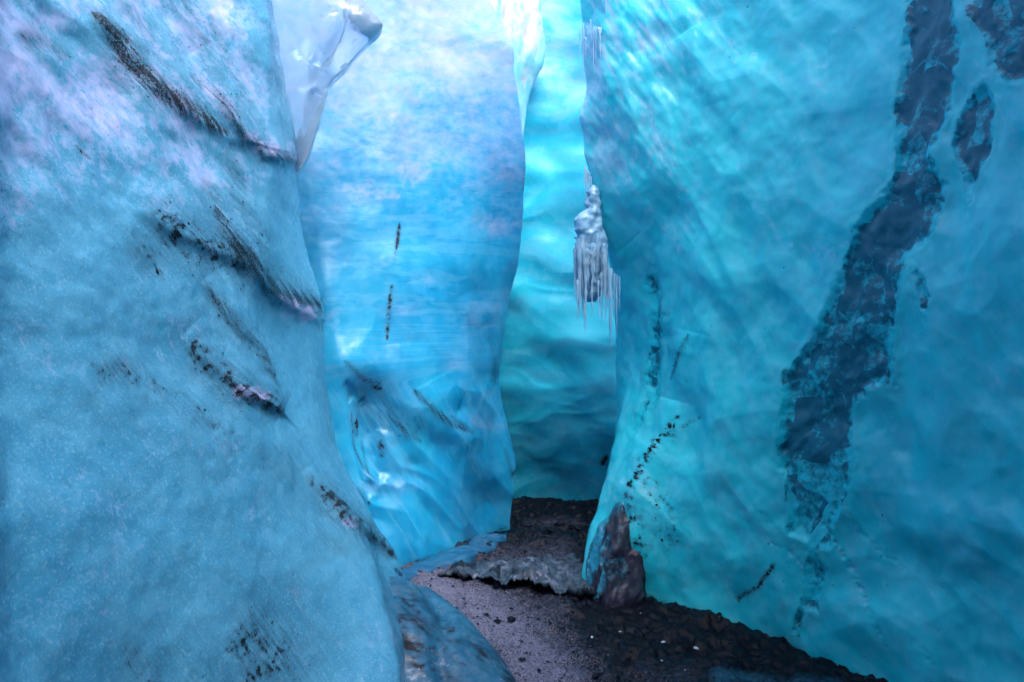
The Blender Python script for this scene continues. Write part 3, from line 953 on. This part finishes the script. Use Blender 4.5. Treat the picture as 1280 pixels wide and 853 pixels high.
    d = d + 0.012 * (worley(q * 2.6 + w, (px * 0.5 + py * 0.86) / 60 + w, 11) - 0.5) * front
    # clear ice
    jag = 4.5 * fbm(px / 16, py / 22, 5.0, 3) + 2.0 * perlin(px / 4, py / 9, 1.0)
    sd_b = inside_sdf(px, py, BAND) + jag
    sd_l = [inside_sdf(px, py, L) + jag for L in LOBES]
    sd_f = [inside_sdf(px, py, L) + jag for L in FLANK]
    allsd = np.minimum.reduce([sd_b] + sd_l + sd_f)
    ins = sstep(3, -13, allsd + 4 * perlin(px / 7, py / 12, 8.0))
    crag = 1.4 * np.abs(perlin(px / 30 + 0.3 * py / 30, py / 46, 3.0)) + 0.6 * np.abs(perlin(px / 12, py / 20, 6.0))
    d = d - ins * (0.004 + 0.010 * crag + 0.020 * worley(px / 26 + 0.2 * py / 26, py / 44, 6)) + 0.004 * np.exp(-((allsd - 1) / 5.0) ** 2)
    cr_w = np.zeros(px.shape)
    for pts, a in (([(1003, 620), (1030, 660), (1058, 705), (1078, 752), (1108, 812)], 0.9), ([(1046, 600), (1068, 660), (1090, 685), (1128, 715)], 0.5),
                   ([(962, 678), (985, 692), (1004, 710)], 0.6), ([(1095, 460), (1120, 300)], 0.0), ([(940, 570), (965, 620)], 0.0),
                   ([(915, 752), (935, 738)], 0.7), ([(940, 630), (990, 680)], 0.25), ([(1150, 810), (1165, 832)], 0.5), ([(1120, 190), (1130, 240), (1175, 300)], 0.2)):
        if a:
            cr_w = np.maximum(cr_w, a * stroke(px, py, pts, 2.6)[0] * np.clip(0.5 + 1.4 * fbm(px / 6, py / 6, 2.0, 2), 0, 1.2))
    d = d - 0.008 * cr_w
    P2 = P + n * d[..., None]
    kz = 0.35 + 0.65 * sstep(0.7, 1.9, P2[..., 0]) * sstep(5.0, 3.0, P2[..., 1]) + 0.65 * (P2[..., 1] < 1.0)
    P2[..., 2] = np.where(P2[..., 2] > 4.0, 4.0 + (P2[..., 2] - 4.0) * np.minimum(kz, 1), P2[..., 2])
    dirt = np.zeros(px.shape)
    clot = np.clip(0.3 + 1.7 * fbm(px / 6, py / 6, 1.0, 3), 0, 1.4)
    for pts, wd, a, k in (([(846, 520), (826, 548), (806, 578), (790, 606), (782, 640)], 4.5, 1.0, 2), ([(862, 418), (855, 445), (842, 475)], 2.2, 0.55, 0),
                          ([(868, 520), (845, 535), (832, 560)], 3, 0.5, 2), ([(786, 620), (788, 660), (800, 700)], 12, 0.75, 2), ([(805, 600), (828, 640), (840, 690)], 16, 0.4, 2),
                          ([(916, 752), (945, 735), (958, 718), (970, 704)], 3.0, 0.75, 0), ([(990, 800), (1000, 780), (1008, 770)], 5, 0.6, 2),
                          ([(790, 740), (850, 765), (960, 800)], 3, 0.5, 2)):
        dirt = np.maximum(dirt, a * stroke(px, py, pts, wd)[0] * (clot if k else 1))
    sp = np.clip(fbm(px / 3.5, py / 3.5, 8.0, 2) - 0.75, 0, 1) * 4
    dirt = np.maximum(dirt, np.clip(sp, 0, 1) * 0.7 * sstep(0.1, 0.5, fbm(px / 200, py / 200, 2.0, 2) + 0.2) * front)
    frost_sheen = 0.35 * np.clip(fbm(q * 2.2, (px * 0.5 + py * 0.86) / 120, 6.0, 4), 0, 1) * front
    rim = np.clip(perlin((px * 0.8 - py * 0.6) / 7, (px * 0.6 + py * 0.8) / 30, 2.0) - 0.1, 0, 1)
    frost_sheen = frost_sheen + 0.55 * sstep(480, 40, py) * sstep(1010, 720, px) * np.clip(0.6 + 0.8 * fbm(px / 70, py / 90, 12.0, 3), 0, 1.2) * front  # rime film plus painted sheen that brightens the upper left
    frost_sheen = frost_sheen + 0.9 * rim * sstep(330, 60, py) * sstep(920, 740, px) * front
    for pts, wd, a in (([(735, 40), (738, 70), (744, 90)], 7, 0.6), ([(1090, 330), (1030, 320), (985, 310)], 26, 0.35), ([(940, 64), (943, 72)], 5, 1.0),
                       ([(1072, 362), (1066, 372)], 8, 0.7), ([(1150, 70), (1160, 55)], 7, 0.8), ([(890, 110), (900, 135)], 5, 0.3)):
        frost_sheen = np.maximum(frost_sheen, a * stroke(px, py, pts, wd)[0] * np.clip(0.6 + 1.3 * fbm(px / 6, py / 9, 3, 2), 0, 1))
    frost_sheen = np.maximum(frost_sheen, cr_w * 0.7)
    # light veins inside the clear ice
    frost_sheen_b = np.where(ins > 0.02, 0.12 * np.clip(fbm(px / 9, py / 14, 4.0, 4, 0.65), 0, 1), frost_sheen)
    ins = ins * (1 - 0.45 * sstep(540, 680, py))
    A = np.stack([dirt.clip(0, 1), frost_sheen_b.clip(0, 1), ins, ins * 0 + 1, np.where(ins > 0.02, (-0.35 * px + 0.94 * py) / 100, (px * 0.5 + py * 0.86) / 100 + w * 0.3), np.where(ins > 0.02, (0.94 * px + 0.35 * py) / 100 + 0.2 * perlin(px / 30, py / 50, 2.0), q), ins * 0 + 4], -1)
    root = empty('ice_wall', (1.4, 3.4, 0))
    tag(root, 'tall teal ice wall with a jagged dark band of clear ice', 'ice wall', kind='thing')
    Pk, Ak = skirt(P2, A, (1, 0.1), 5.6, np.where(P2[-1, :, 1] > 2.2, 0.05, 1.0))
    nr, nc = Pk.shape[:2]
    Q = grid_quads(nr, nc)
    V = Pk.reshape(-1, 3)
    Af = Ak.reshape(-1, Ak.shape[-1])
    pad = np.zeros((4, nc), bool)
    used = np.zeros(len(Q), bool)
    jobs = [('clear_ice_band', sd_b, 'jagged dark band of clear ice running down the wall')] + \
           [('clear_ice_patch', s, None) for s in sd_l + sd_f]
    moves, parts = [], []
    for nm, s, lab in jobs:
        vm = np.concatenate([s < 0, pad], 0)
        fm = face_mask_from(vm, nr, nc) & ~used
        used |= fm
        # slide the rim vertices onto the outline so that the seam is smooth
        inb = np.zeros(nr * nc, bool); inb[Q[fm].ravel()] = True
        outb = np.zeros(nr * nc, bool); outb[Q[~fm].ravel()] = True
        rim_v = np.nonzero(inb & outb)[0]
        rr, cc_ = rim_v // nc, rim_v % nc
        ok = (rr > 0) & (rr < s.shape[0] - 1) & (cc_ > 0) & (cc_ < nc - 1)
        rr, cc_, rim_v = rr[ok], cc_[ok], rim_v[ok]
        gr = (s[rr + 1, cc_] - s[rr - 1, cc_]) / 2
        gc = (s[rr, cc_ + 1] - s[rr, cc_ - 1]) / 2
        g2 = gr * gr + gc * gc + 1e-6
        st_r = np.clip(-s[rr, cc_] * gr / g2, -0.8, 0.8)[:, None]
        st_c = np.clip(-s[rr, cc_] * gc / g2, -0.8, 0.8)[:, None]
        G3 = V.reshape(nr, nc, 3)
        mv = np.where(st_r > 0, (G3[rr + 1, cc_] - G3[rr, cc_]), (G3[rr, cc_] - G3[rr - 1, cc_])) * st_r
        mv = mv + np.where(st_c > 0, (G3[rr, cc_ + 1] - G3[rr, cc_]), (G3[rr, cc_] - G3[rr, cc_ - 1])) * st_c
        moves.append((rim_v, mv))
        parts.append((nm, fm, lab))
    for rim_v, mv in moves:
        V[rim_v] += mv
    for nm, fm, lab in parts:
        v, q_, a_ = sub_mesh(V, Q, fm, Af)
        o = mesh_np(nm, v, q_, M['band'], root, a_)
        if lab: o['label'] = lab
    v, q_, a_ = sub_mesh(V, Q, ~used, Af)
    mesh_np('ice_face', v, q_, M['right'], root, a_)
    scatter_grit('grit', P2, n, dirt ** 2 * (px > 700) * (px < 1290) * (py < 830) * (py > 0), 1100, 0.0024, root, M['grit'], 5)


build_right()


# ------------------------------------------------------------------ glassy overhang above the left wall
def build_overhang():
    z = np.arange(W(0, 222, 3.8)[2], 4.9, 0.0065)
    edge = [(368, 222), (378, 208), (386, 195), (397, 160), (404, 140), (409, 121), (411, 108), (418, 97), (437, 79), (451, 59), (460, 49), (474, 40), (482, 30),
            (474, 20), (466, 12), (455, 2), (440, -25), (425, -60), (420, -140), (400, -300)]
    cols = [
        ('px', [(300, -300, 3.7), (322, 0, 3.66), (335, 100, 3.72), (356, 205, 3.84), (368, 222, 3.86)]),
        ('px', [(320, -300, 3.66), (340, 0, 3.64), (349, 100, 3.69), (365, 205, 3.82), (368, 222, 3.86)]),
        ('px', [(372, -300, 3.62), (392, 0, 3.58), (385, 100, 3.67), (373, 205, 3.8), (368, 222, 3.86)]),
        ('px', [(x, y, 3.78) for x, y in edge]),
        ('off', 3, -0.03, 0.10),
        ('off', 3, -0.16, 0.26),
        ('off', 3, -0.5, 0.3),
    ]
    P = sheet(cols, z, 0.0065, 0.016, 0.010)
    n = grid_normals(P)
    if n[len(z) // 2, P.shape[1] // 3, 1] > 0:
        n = -n
    px, py = project(P)
    d = 0.008 * fbm(px / 34, py / 44, 2.0, 2)
    for pts, a, wd in (([(420, 20), (405, 50), (385, 75)], 0.016, 10), ([(432, 30), (418, 70), (400, 90)], -0.006, 8), ([(452, 15), (450, 45), (425, 80)], 0.014, 9),
                       ([(385, 112), (398, 108), (408, 118)], 0.008, 5), ([(470, 30), (455, 38)], 0.01, 6)):
        d = d + a * stroke(px, py, pts, wd)[0]
    P2 = P + n * d[..., None]
    clot = np.clip(fbm(px / 4, py / 4, 3, 2) - 0.45, 0, 1) * 3
    dirt = clot * sstep(0, 10, px - 395) * sstep(90, 60, py) * 0.8
    frost_sheen = 0.5 * np.clip(fbm(px / 24, py / 24, 7, 3) + 0.35, 0, 1) * sstep(120, 50, py) * sstep(352, 392, px)  # white sky glints painted as pale patches near the top
    A = np.stack([dirt.clip(0, 1), frost_sheen.clip(0, 1), frost_sheen * 0, frost_sheen * 0 + 1], -1)
    o = mesh_np('ice_overhang', P2, grid_quads(*P2.shape[:2]), M['glass'], None, A.reshape(-1, 4), origin=(-1.05, 3.8, 2.5))
    tag(o, 'glassy pointed ice overhang jutting from the top of the streaked wall', 'ice overhang')


build_overhang()


# ------------------------------------------------------------------ low pieces on the floor
def on_floor(px, py):
    Y = CH * F / (py - CY)
    return np.array([(px - CX) / F * Y, Y, 0.0])


def curve(pts, n):
    p = np.array([on_floor(*q) for q in pts])
    L = np.concatenate([[0], np.cumsum(np.linalg.norm(np.diff(p, axis=0), axis=1))])
    t = np.linspace(0, L[-1], n)
    c = np.stack([np.interp(t, L, p[:, k]) for k in range(3)], -1)
    for k in (0, 1):
        c[:, k] = gauss1(c[:, k][:, None], n * 0.03, 0)[:, 0]
    return c


def paint4(d, f, k=None):
    d, f = np.clip(d, 0, 1), np.clip(f, 0, 1)
    return np.stack([d, f, np.zeros_like(f) if k is None else k, np.ones_like(f)], -1).reshape(-1, 4)


def build_mound():
    gx = np.arange(-1.15, 0.40, 0.008)
    gy = np.arange(2.25, 4.05, 0.008)
    X, Y = np.meshgrid(gx, gy)
    # rim of the lobe on the floor, from the wall towards the viewer
    ry = np.array([2.0, 2.5, 2.9, 3.15, 3.4, 3.65, 3.8, 3.95, 4.1])
    rx = np.array([0.26, 0.18, 0.055, -0.03, -0.14, -0.30, -0.45, -0.58, -0.7])
    rim = np.interp(Y, ry, rx) + 0.025 * perlin(Y * 5, X * 0, 1.0) + 0.01 * perlin(Y * 17, X * 3, 2.0)
    d = rim - X
    h = 0.20 * (1 - np.exp(-np.clip(d, 0, 9) / 0.13)) + 0.04 * sstep(0.1, 0.8, d)
    h = h + 0.035 * fbm(X * 3.5, Y * 3.0, 2.0, 3) * sstep(0, 0.15, d) + 0.008 * fbm(X * 18, Y * 18, 1.0, 3) * sstep(0, 0.05, d)
    h = h * (0.1 + 0.9 * sstep(2.55, 3.15, Y))
    h = h - 0.05 * np.exp(-((d - 0.30 - 0.06 * np.sin(Y * 5)) / 0.05) ** 2)
    Z = np.where(d > 0, h - 0.01, -0.10 - 0.3 * np.clip(-d, 0, 0.3)) + floor_z(X, Y)
    P = np.stack([X, Y, Z], -1)
    px, py = project(P)
    strk = np.clip(0.5 + 1.3 * fbm((px + py) / 60, (px * 0.8 - py) / 9, 3.0, 3), 0, 1.3)
    clot = np.clip(0.3 + 1.5 * fbm(px / 9, py / 7, 5.0, 3), 0, 1.3)
    dirt = np.zeros(X.shape)
    for pts, w, a in (([(488, 770), (500, 800), (530, 830)], 16, 0.9), ([(525, 765), (570, 790), (640, 850)], 14, 0.75), ([(510, 770), (560, 830)], 45, 0.7), ([(505, 750), (530, 768)], 8, 0.9)):
        dirt = np.maximum(dirt, a * stroke(px, py, pts, w, False)[0] * np.maximum(strk, clot * 0.9))
    frost_sheen = 0.4 * stroke(px, py, [(505, 835), (545, 860)], 16)[0] * clot + 0.4 * stroke(px, py, [(620, 845), (650, 870)], 14)[0] * clot
    frost_sheen = frost_sheen + 0.5 * stroke(px, py, [(530, 810), (560, 832)], 6)[0] * clot
    o = mesh_np('ice_mound', P, grid_quads(*X.shape), M['mound'], None, paint4(dirt, frost_sheen), origin=(-0.4, 3.2, 0))
    tag(o, 'low dark blue ice mound smeared with black dirt at the foot of the streaked wall', 'ice mound')


build_mound()


def build_foot():
    n = 160
    c = curve([(465, 738), (505, 722), (555, 703), (600, 682), (626, 668), (640, 656)], n)
    t = np.gradient(c, axis=0)
    t /= np.linalg.norm(t, axis=1)[:, None]
    side = np.stack([t[:, 1], -t[:, 0], 0 * t[:, 0]], -1)          # towards the passage
    a = np.linspace(-1, 1, 26)
    prof_h = 0.085 * np.sqrt(np.clip(1 - np.abs(a) ** 2.6, 0, 1)) - 0.03
    s = np.linspace(0, 1, n)
    wdt = 0.12 * (0.75 + 0.35 * np.sin(s * 3.1)) * (1 + 0.15 * perlin(s * 9, s * 0, 1.0))
    P = c[:, None] + side[:, None] * (a[None, :, None] * wdt[:, None, None])
    ends = (sstep(0, 0.12, s) * sstep(1.0, 0.72, s))[:, None]
    P[..., 2] += (prof_h[None] + 0.03) * ends * (0.85 + 0.3 * perlin(s * 7, s * 0, 3.0))[:, None] - 0.03 + floor_z(P[..., 0], P[..., 1]) + 0.008 * fbm(P[..., 0] * 14, P[..., 1] * 14, 1.0, 3)
    px, py = project(P)
    dirt = 0.55 * np.clip(fbm(px / 14, py / 6, 1.0, 3) + 0.05, 0, 1)
    o = mesh_np('ice_ridge', P, grid_quads(n, 26), M['foot'], None, paint4(dirt, dirt * 0), origin=c[n // 2])
    tag(o, 'long low rounded ridge of deep blue ice along the foot of the sky blue wall', 'ice ridge')


build_foot()


def build_shelf():
    n, m = 150, 60
    Fc = curve([(548, 722), (575, 727), (610, 733), (645, 738), (680, 743), (715, 747), (752, 752)], n)
    Bc = curve([(556, 716), (590, 703), (640, 688), (690, 684), (725, 690), (752, 700)], n)
    s = np.linspace(0, 1, n)[:, None]
    t = np.linspace(0, 1, m)[None, :]
    lip = 0.088 * np.sin(np.pi * np.clip(s * 0.93 + 0.05, 0, 1)) ** 0.5 * (1 + 0.25 * perlin(s * 8, s * 0, 2.0))
    top = Bc[:, None] * (1 - t[..., None]) + Fc[:, None] * t[..., None]
    hz = 0.85 * lip * sstep(-0.1, 1.0, t)
    jag = 0.05 * fbm(s * 14, s * 0, 5.0, 4, 0.65)
    top[..., 1] -= jag * t ** 2
    top[..., 2] = hz - 0.02 * (1 - t) + 0.035 * fbm(top[..., 0] * 6, top[..., 1] * 6, 1.0, 4, 0.6) * (0.3 + t) * sstep(0, 0.15, s) + 0.012 * np.abs(fbm(top[..., 0] * 24, top[..., 1] * 24, 2.0, 3))
    inward = (Bc - Fc) / np.linalg.norm(Bc - Fc, axis=1)[:, None]
    gap = 0.075 * np.exp(-((s - 0.52) / 0.17) ** 2) + 0.03 * np.exp(-((s - 0.22) / 0.2) ** 2)
    rows = []
    for dd, th in ((-0.012, 0.25), (-0.010, 0.7), (0.02, 1.0), (0.12, 1.0), (0.25, 0.9), (0.34, 1.5)):
        e = top[:, -1].copy()
        bottom = np.maximum(gap[:, 0] * (1 + 0.3 * perlin(s[:, 0] * 30, s[:, 0] * 0, dd)), -0.04 + 0 * gap[:, 0])
        z0 = top[:, -1, 2]
        e = e + inward * dd
        e[:, 2] = z0 * (1 - min(th, 1)) + np.minimum(bottom, z0 - 0.012) * min(th, 1) - (0.12 if th > 1.2 else 0)
        rows.append(e[:, None])
    P = np.concatenate([top] + rows, 1)
    P[..., 2] += floor_z(P[..., 0], P[..., 1])
    px, py = project(P)
    cl = np.clip(0.3 + 1.2 * fbm(px / 12, py / 5, 3.0, 4, 0.65), 0, 1.2)
    frost_sheen = 0.75 * cl * sstep(0, 0.3, np.broadcast_to(np.concatenate([t, np.zeros((1, 6))], 1), px.shape)) * sstep(740, 690, px)
    dirt = 0.6 * np.clip(fbm(px / 8, py / 4, 6.0, 3) + 0.1, 0, 1)
    dirt[:, -5:] = 0.9  # rows under the lip set near black throughout
    o = mesh_np('ice_shelf', P, grid_quads(n, m + 6), M['shelf'], None, paint4(dirt, frost_sheen), origin=Fc[n // 2])
    tag(o, 'grey frosted ice shelf with a dark hollow under its front lip', 'ice shelf')


build_shelf()


def build_pillar():
    z = np.arange(-0.12, W(0, 585, 4.1)[2], 0.007)
    zz = lambda pts: ('px', pts)
    cols = [
        zz([(800, 560, 4.45), (790, 640, 4.45), (770, 760, 4.45)]),
        zz([(790, 585, 4.6), (768, 620, 4.36), (744, 660, 4.25), (737, 700, 4.2), (730, 745, 4.12), (726, 790, 4.1)]),
        zz([(790, 590, 4.6), (772, 620, 4.25), (755, 660, 4.08), (748, 700, 4.02), (742, 750, 3.92), (740, 790, 3.9)]),
        zz([(792, 590, 4.55), (778, 620, 4.14), (772, 660, 3.98), (770, 700, 3.94), (768, 752, 3.84), (768, 790, 3.82)]),
        zz([(796, 590, 4.55), (786, 620, 4.16), (797, 660, 4.02), (803, 700, 3.97), (803, 752, 3.88), (803, 790, 3.86)]),
        zz([(800, 590, 4.6), (806, 640, 4.4), (812, 700, 4.35), (812, 790, 4.3)]),
    ]
    P = sheet(cols, z, 0.007, 0.018, 0.02)
    n = grid_normals(P)
    if n[len(z) // 2, P.shape[1] // 2, 1] > 0:
        n = -n
    px, py = project(P)
    d = (0.03 * fbm(px / 24, py / 60, 2.0, 3) + 0.007 * fbm(px / 7, py / 14, 5.0, 3)) * sstep(600, 640, py)
    P = P + n * d[..., None]
    skin = sstep(764, 742, px + 6 * perlin(px / 9, py / 12, 1.0) + (py - 690) * 0.15)
    skin = np.maximum(skin, sstep(675, 615, py + 10 * perlin(px / 8, py / 12, 4.0)))
    frost_sheen = 0.25 * np.clip(fbm(px / 10, py / 10, 8.0, 3), 0, 1) + 0.25 * sstep(700, 760, py) * np.clip(fbm(px / 5, py / 5, 2.0, 2), 0, 1)
    frost_sheen = frost_sheen + 0.4 * np.exp(-((px - 744 + (py - 690) * 0.25) / 4) ** 2) * np.clip(0.5 + fbm(px / 5, py / 8, 3.0, 2), 0, 1)
    dirt = 0.6 * np.clip(fbm(px / 12, py / 14, 1.0, 3) + 0.1, 0, 1) * (1 - skin) + 0.9 * stroke(px, py, [(790, 640), (802, 690), (806, 740)], 6)[0]
    o = mesh_np('muddy_ice_pillar', P, grid_quads(*P.shape[:2]), M['muddy'], None, paint4(dirt * (1 - skin), frost_sheen, skin), origin=(0.6, 4.0, 0))
    tag(o, 'brownish purple muddy ice pillar against the foot of the teal wall', 'ice pillar')


build_pillar()


# ------------------------------------------------------------------ icicles
def icicle_mesh(length, r0, seed, rings=14, sides=8):
    r = np.random.default_rng(seed)
    tt = np.linspace(0, 1, rings)
    rad = r0 * (1 - tt) ** 0.8 * (1 + 0.28 * r.normal(size=rings)) + r0 * 0.05
    rad[-1] = r0 * 0.03
    ox, oy = np.cumsum(r.normal(size=rings)) * r0 * 0.06, np.cumsum(r.normal(size=rings)) * r0 * 0.06
    a = np.linspace(0, 2 * np.pi, sides, endpoint=False)
    V = np.stack([ox[:, None] + rad[:, None] * np.cos(a), oy[:, None] + rad[:, None] * np.sin(a), np.repeat(-tt[:, None] * length, sides, 1)], -1)
    q = []
    for i in range(rings - 1):
        for k in range(sides):
            k2 = (k + 1) % sides
            q.append((i * sides + k, (i + 1) * sides + k, (i + 1) * sides + k2, i * sides + k2))
    return V.reshape(-1, 3), np.array(q)


def lump(name, outline, Y, thick, parent, mat, amp=0.02, seed=1.0):
    """closed lumpy body from a left/right outline by photo row, bulging towards the viewer and back"""
    rows = np.arange(outline[0][0], outline[-1][0], 1.6)
    lf = np.interp(rows, [o[0] for o in outline], [o[1] for o in outline])
    rt = np.interp(rows, [o[0] for o in outline], [o[2] for o in outline])
    a = np.linspace(0, 2 * np.pi, 49)
    cx_, hw = (lf + rt) / 2, (rt - lf) / 2
    pxx = cx_[:, None] + hw[:, None] * np.cos(a)
    th = thick * np.clip(hw / hw.max(), 0.15, 1) ** 0.6
    Yy = Y - th[:, None] * np.sin(a)
    P = np.stack([(cx_[:, None] + hw[:, None] * np.cos(a) - CX) / F * Y, Yy, np.repeat((CH - (rows - CY) / F * Y)[:, None], len(a), 1)], -1)
    nn = np.stack([np.repeat(np.cos(a)[None], len(rows), 0), -np.repeat(np.sin(a)[None], len(rows), 0), np.zeros_like(pxx)], -1)
    X, Z = P[..., 0], P[..., 2]
    d = amp * fbm(X * 22 + seed, P[..., 1] * 22, Z * 16, 3)
    P = P + nn * d[..., None]
    P[:, -1] = P[:, 0]
    f = np.clip(0.25 + 0.6 * fbm(X * 40, P[..., 1] * 40, Z * 14, 3), 0, 1)
    return mesh_np(name, P, grid_quads(*P.shape[:2]), mat, parent, paint4(f * 0, f * 0.6))


def cluster(label, loc, spots, extra=()):
    root = empty('icicle_cluster', loc)
    tag(root, label, 'icicles')
    for ol, Y, th, amp, sd in extra:
        lump('ice_crust', ol, Y, th, root, M['crust'], amp, sd)
    for i, (px, y0, y1, w, Y) in enumerate(spots):
        x, y, zt = W(px, y0, Y)
        L = (y1 - y0) / F * Y
        V, q = icicle_mesh(L, w / F * Y / 2, 100 + i)
        A = paint4(np.zeros(len(V)), np.clip(rng.uniform(0.05, 0.5, len(V)), 0, 1))
        mesh_np('icicle', V + np.array([x, y, zt]), q, M['icicle'], root, A, origin=(x, y, zt))


sp = []
r5 = np.random.default_rng(21)
for i in range(30):
    u = (i + r5.uniform(-0.3, 0.3)) / 29
    x = 719.5 + u * 38
    y0 = 292 + 18 * abs(u - 0.45) + r5.uniform(-8, 22)
    y1 = 366 + 22 * math.sin(u * 9) + r5.uniform(-18, 22) - 22 * max(0, u - 0.7) * 2
    sp.append((x, y0, max(y1, y0 + 35), r5.uniform(4.5, 8.5), 4.5 + r5.uniform(-0.05, 0.07)))
sp += [(722, 350, 402, 3.2, 4.45), (732, 345, 412, 4, 4.45), (731, 380, 420, 2.2, 4.44), (740, 350, 398, 4, 4.46), (757, 334, 404, 5, 4.46), (763, 336, 437, 5.5, 4.44),
       (760, 330, 380, 4.5, 4.5), (768, 342, 400, 4, 4.48), (771, 344, 424, 3.2, 4.46), (774, 346, 390, 3.2, 4.5), (752, 340, 405, 4, 4.46), (748, 350, 400, 3, 4.46)]
cluster('dense cluster of whitish icicles hanging from a lumpy crust beside the teal wall', W(745, 300, 4.55), sp,
        [([(232, 737, 745), (240, 733, 749), (262, 733, 752), (268, 722, 752), (275, 718, 753), (288, 718, 756), (298, 722, 759), (312, 720, 758), (330, 719, 758), (350, 722, 757), (368, 728, 752), (378, 736, 744)], 4.56, 0.06, 0.016, 1.0)])
sp2 = [(726 + i * 3.1 + r5.uniform(-1, 1), 34 + r5.uniform(-10, 14), 74 + r5.uniform(-12, 22), r5.uniform(1.8, 3.4), 4.585 - (i * 3.1 + 5) * 0.0058) for i in range(9)]
sp2 += [(757, -8, 18, 3, 4.40)]
cluster('thin frosty icicles frozen onto the upper edge of the teal wall', W(738, 60, 4.5), sp2)
sp3 = [(731 + i * 1.9, 205 + i * 4 + r5.uniform(-3, 3), 240 + r5.uniform(-6, 14), 2.6, 4.55) for i in range(5)]
cluster('five small glassy icicles just above the lumpy ice crust', W(735, 220, 4.55), sp3)


# ------------------------------------------------------------------ loose stones and ice chips
def rock_mesh(seed):
    r = np.random.default_rng(seed)
    t = (1 + 5 ** 0.5) / 2
    v = np.array([(-1, t, 0), (1, t, 0), (-1, -t, 0), (1, -t, 0), (0, -1, t), (0, 1, t), (0, -1, -t), (0, 1, -t), (t, 0, -1), (t, 0, 1), (-t, 0, -1), (-t, 0, 1)], float)
    v /= np.linalg.norm(v, axis=1)[:, None]
    v *= r.uniform(0.7, 1.2, 12)[:, None]
    f = np.array([(0, 11, 5), (0, 5, 1), (0, 1, 7), (0, 7, 10), (0, 10, 11), (1, 5, 9), (5, 11, 4), (11, 10, 2), (10, 7, 6), (7, 1, 8), (3, 9, 4), (3, 4, 2), (3, 2, 6), (3, 6, 8), (3, 8, 9), (4, 9, 5), (2, 4, 11), (6, 2, 10), (8, 6, 7), (9, 8, 1)])
    return v * np.array([1.2, 0.9, 0.6]), f


def scatter_things(name, label, cat, group, spots, mat, sizes, seed):
    protos = []
    for k in range(4):
        v, f = rock_mesh(seed + k)
        o = mesh_np(name, v, f, mat, None, smooth=False)
        protos.append(o.data)
        bpy.data.objects.remove(o)
    r = np.random.default_rng(seed)
    for i, (px, py) in enumerate(spots):
        p = on_floor(px, py)
        sz = r.uniform(*sizes)
        o = bpy.data.objects.new(name, protos[i % 4])
        o.location = (p[0], p[1], float(floor_z(np.array([p[0]]), np.array([p[1]]))[0]) + sz * 0.3)
        o.scale = (sz, sz * r.uniform(0.7, 1.1), sz * r.uniform(0.6, 0.9))
        o.rotation_euler = (r.uniform(-0.2, 0.2), r.uniform(-0.2, 0.2), r.uniform(0, 6.28))
        C.objects.link(o)
        tag(o, label, cat, group)


chips = [(829, 806), (827, 826), (836, 846), (801, 770), (775, 792), (812, 841), (760, 820), (845, 790), (870, 812), (740, 800), (790, 808), (770, 838), (858, 838), (888, 800)]
scatter_things('ice_chip', 'small pale ice chip lying on the dark gravel', 'ice chip', 'ice chips on the gravel', chips, M['chip'], (0.006, 0.014), 50)
stones_far = [(660, 650), (700, 648), (690, 662), (720, 656)]
stones = [(738, 780), (720, 812), (752, 768), (700, 838), (765, 776), (785, 822), (810, 790), (668, 790), (640, 778), (745, 845), (850, 825), (820, 770), (690, 770), (905, 826)]
scatter_things('stone', 'small dark wet stone lying on the frosty gravel', 'stone', 'stones on the floor', stones, M['stone'], (0.012, 0.028), 70)
scatter_things('stone', 'small dark stone near the foot of the turquoise far wall', 'stone', 'stones by the far wall', stones_far, M['stone'], (0.03, 0.06), 90)

# fine gravel over the floor of the passage
V3 = np.stack([GX, GY, GZ], -1)
N3 = np.zeros_like(V3)
N3[..., 2] = 1
dens = near * (gpx > 480) * (gpx < 1150) * (gpy > 640) * (gpy < 880) * (0.3 + np.clip(fbm(GX * 3, GY * 3, 4.0, 3), 0, 1)) * (gpy > 430)
go = scatter_grit('gravel', V3, N3, dens, 9000, 0.0045, None, M['stone'], 9)
tag(go, 'fine black gravel scattered over the passage floor', 'gravel', kind='stuff')
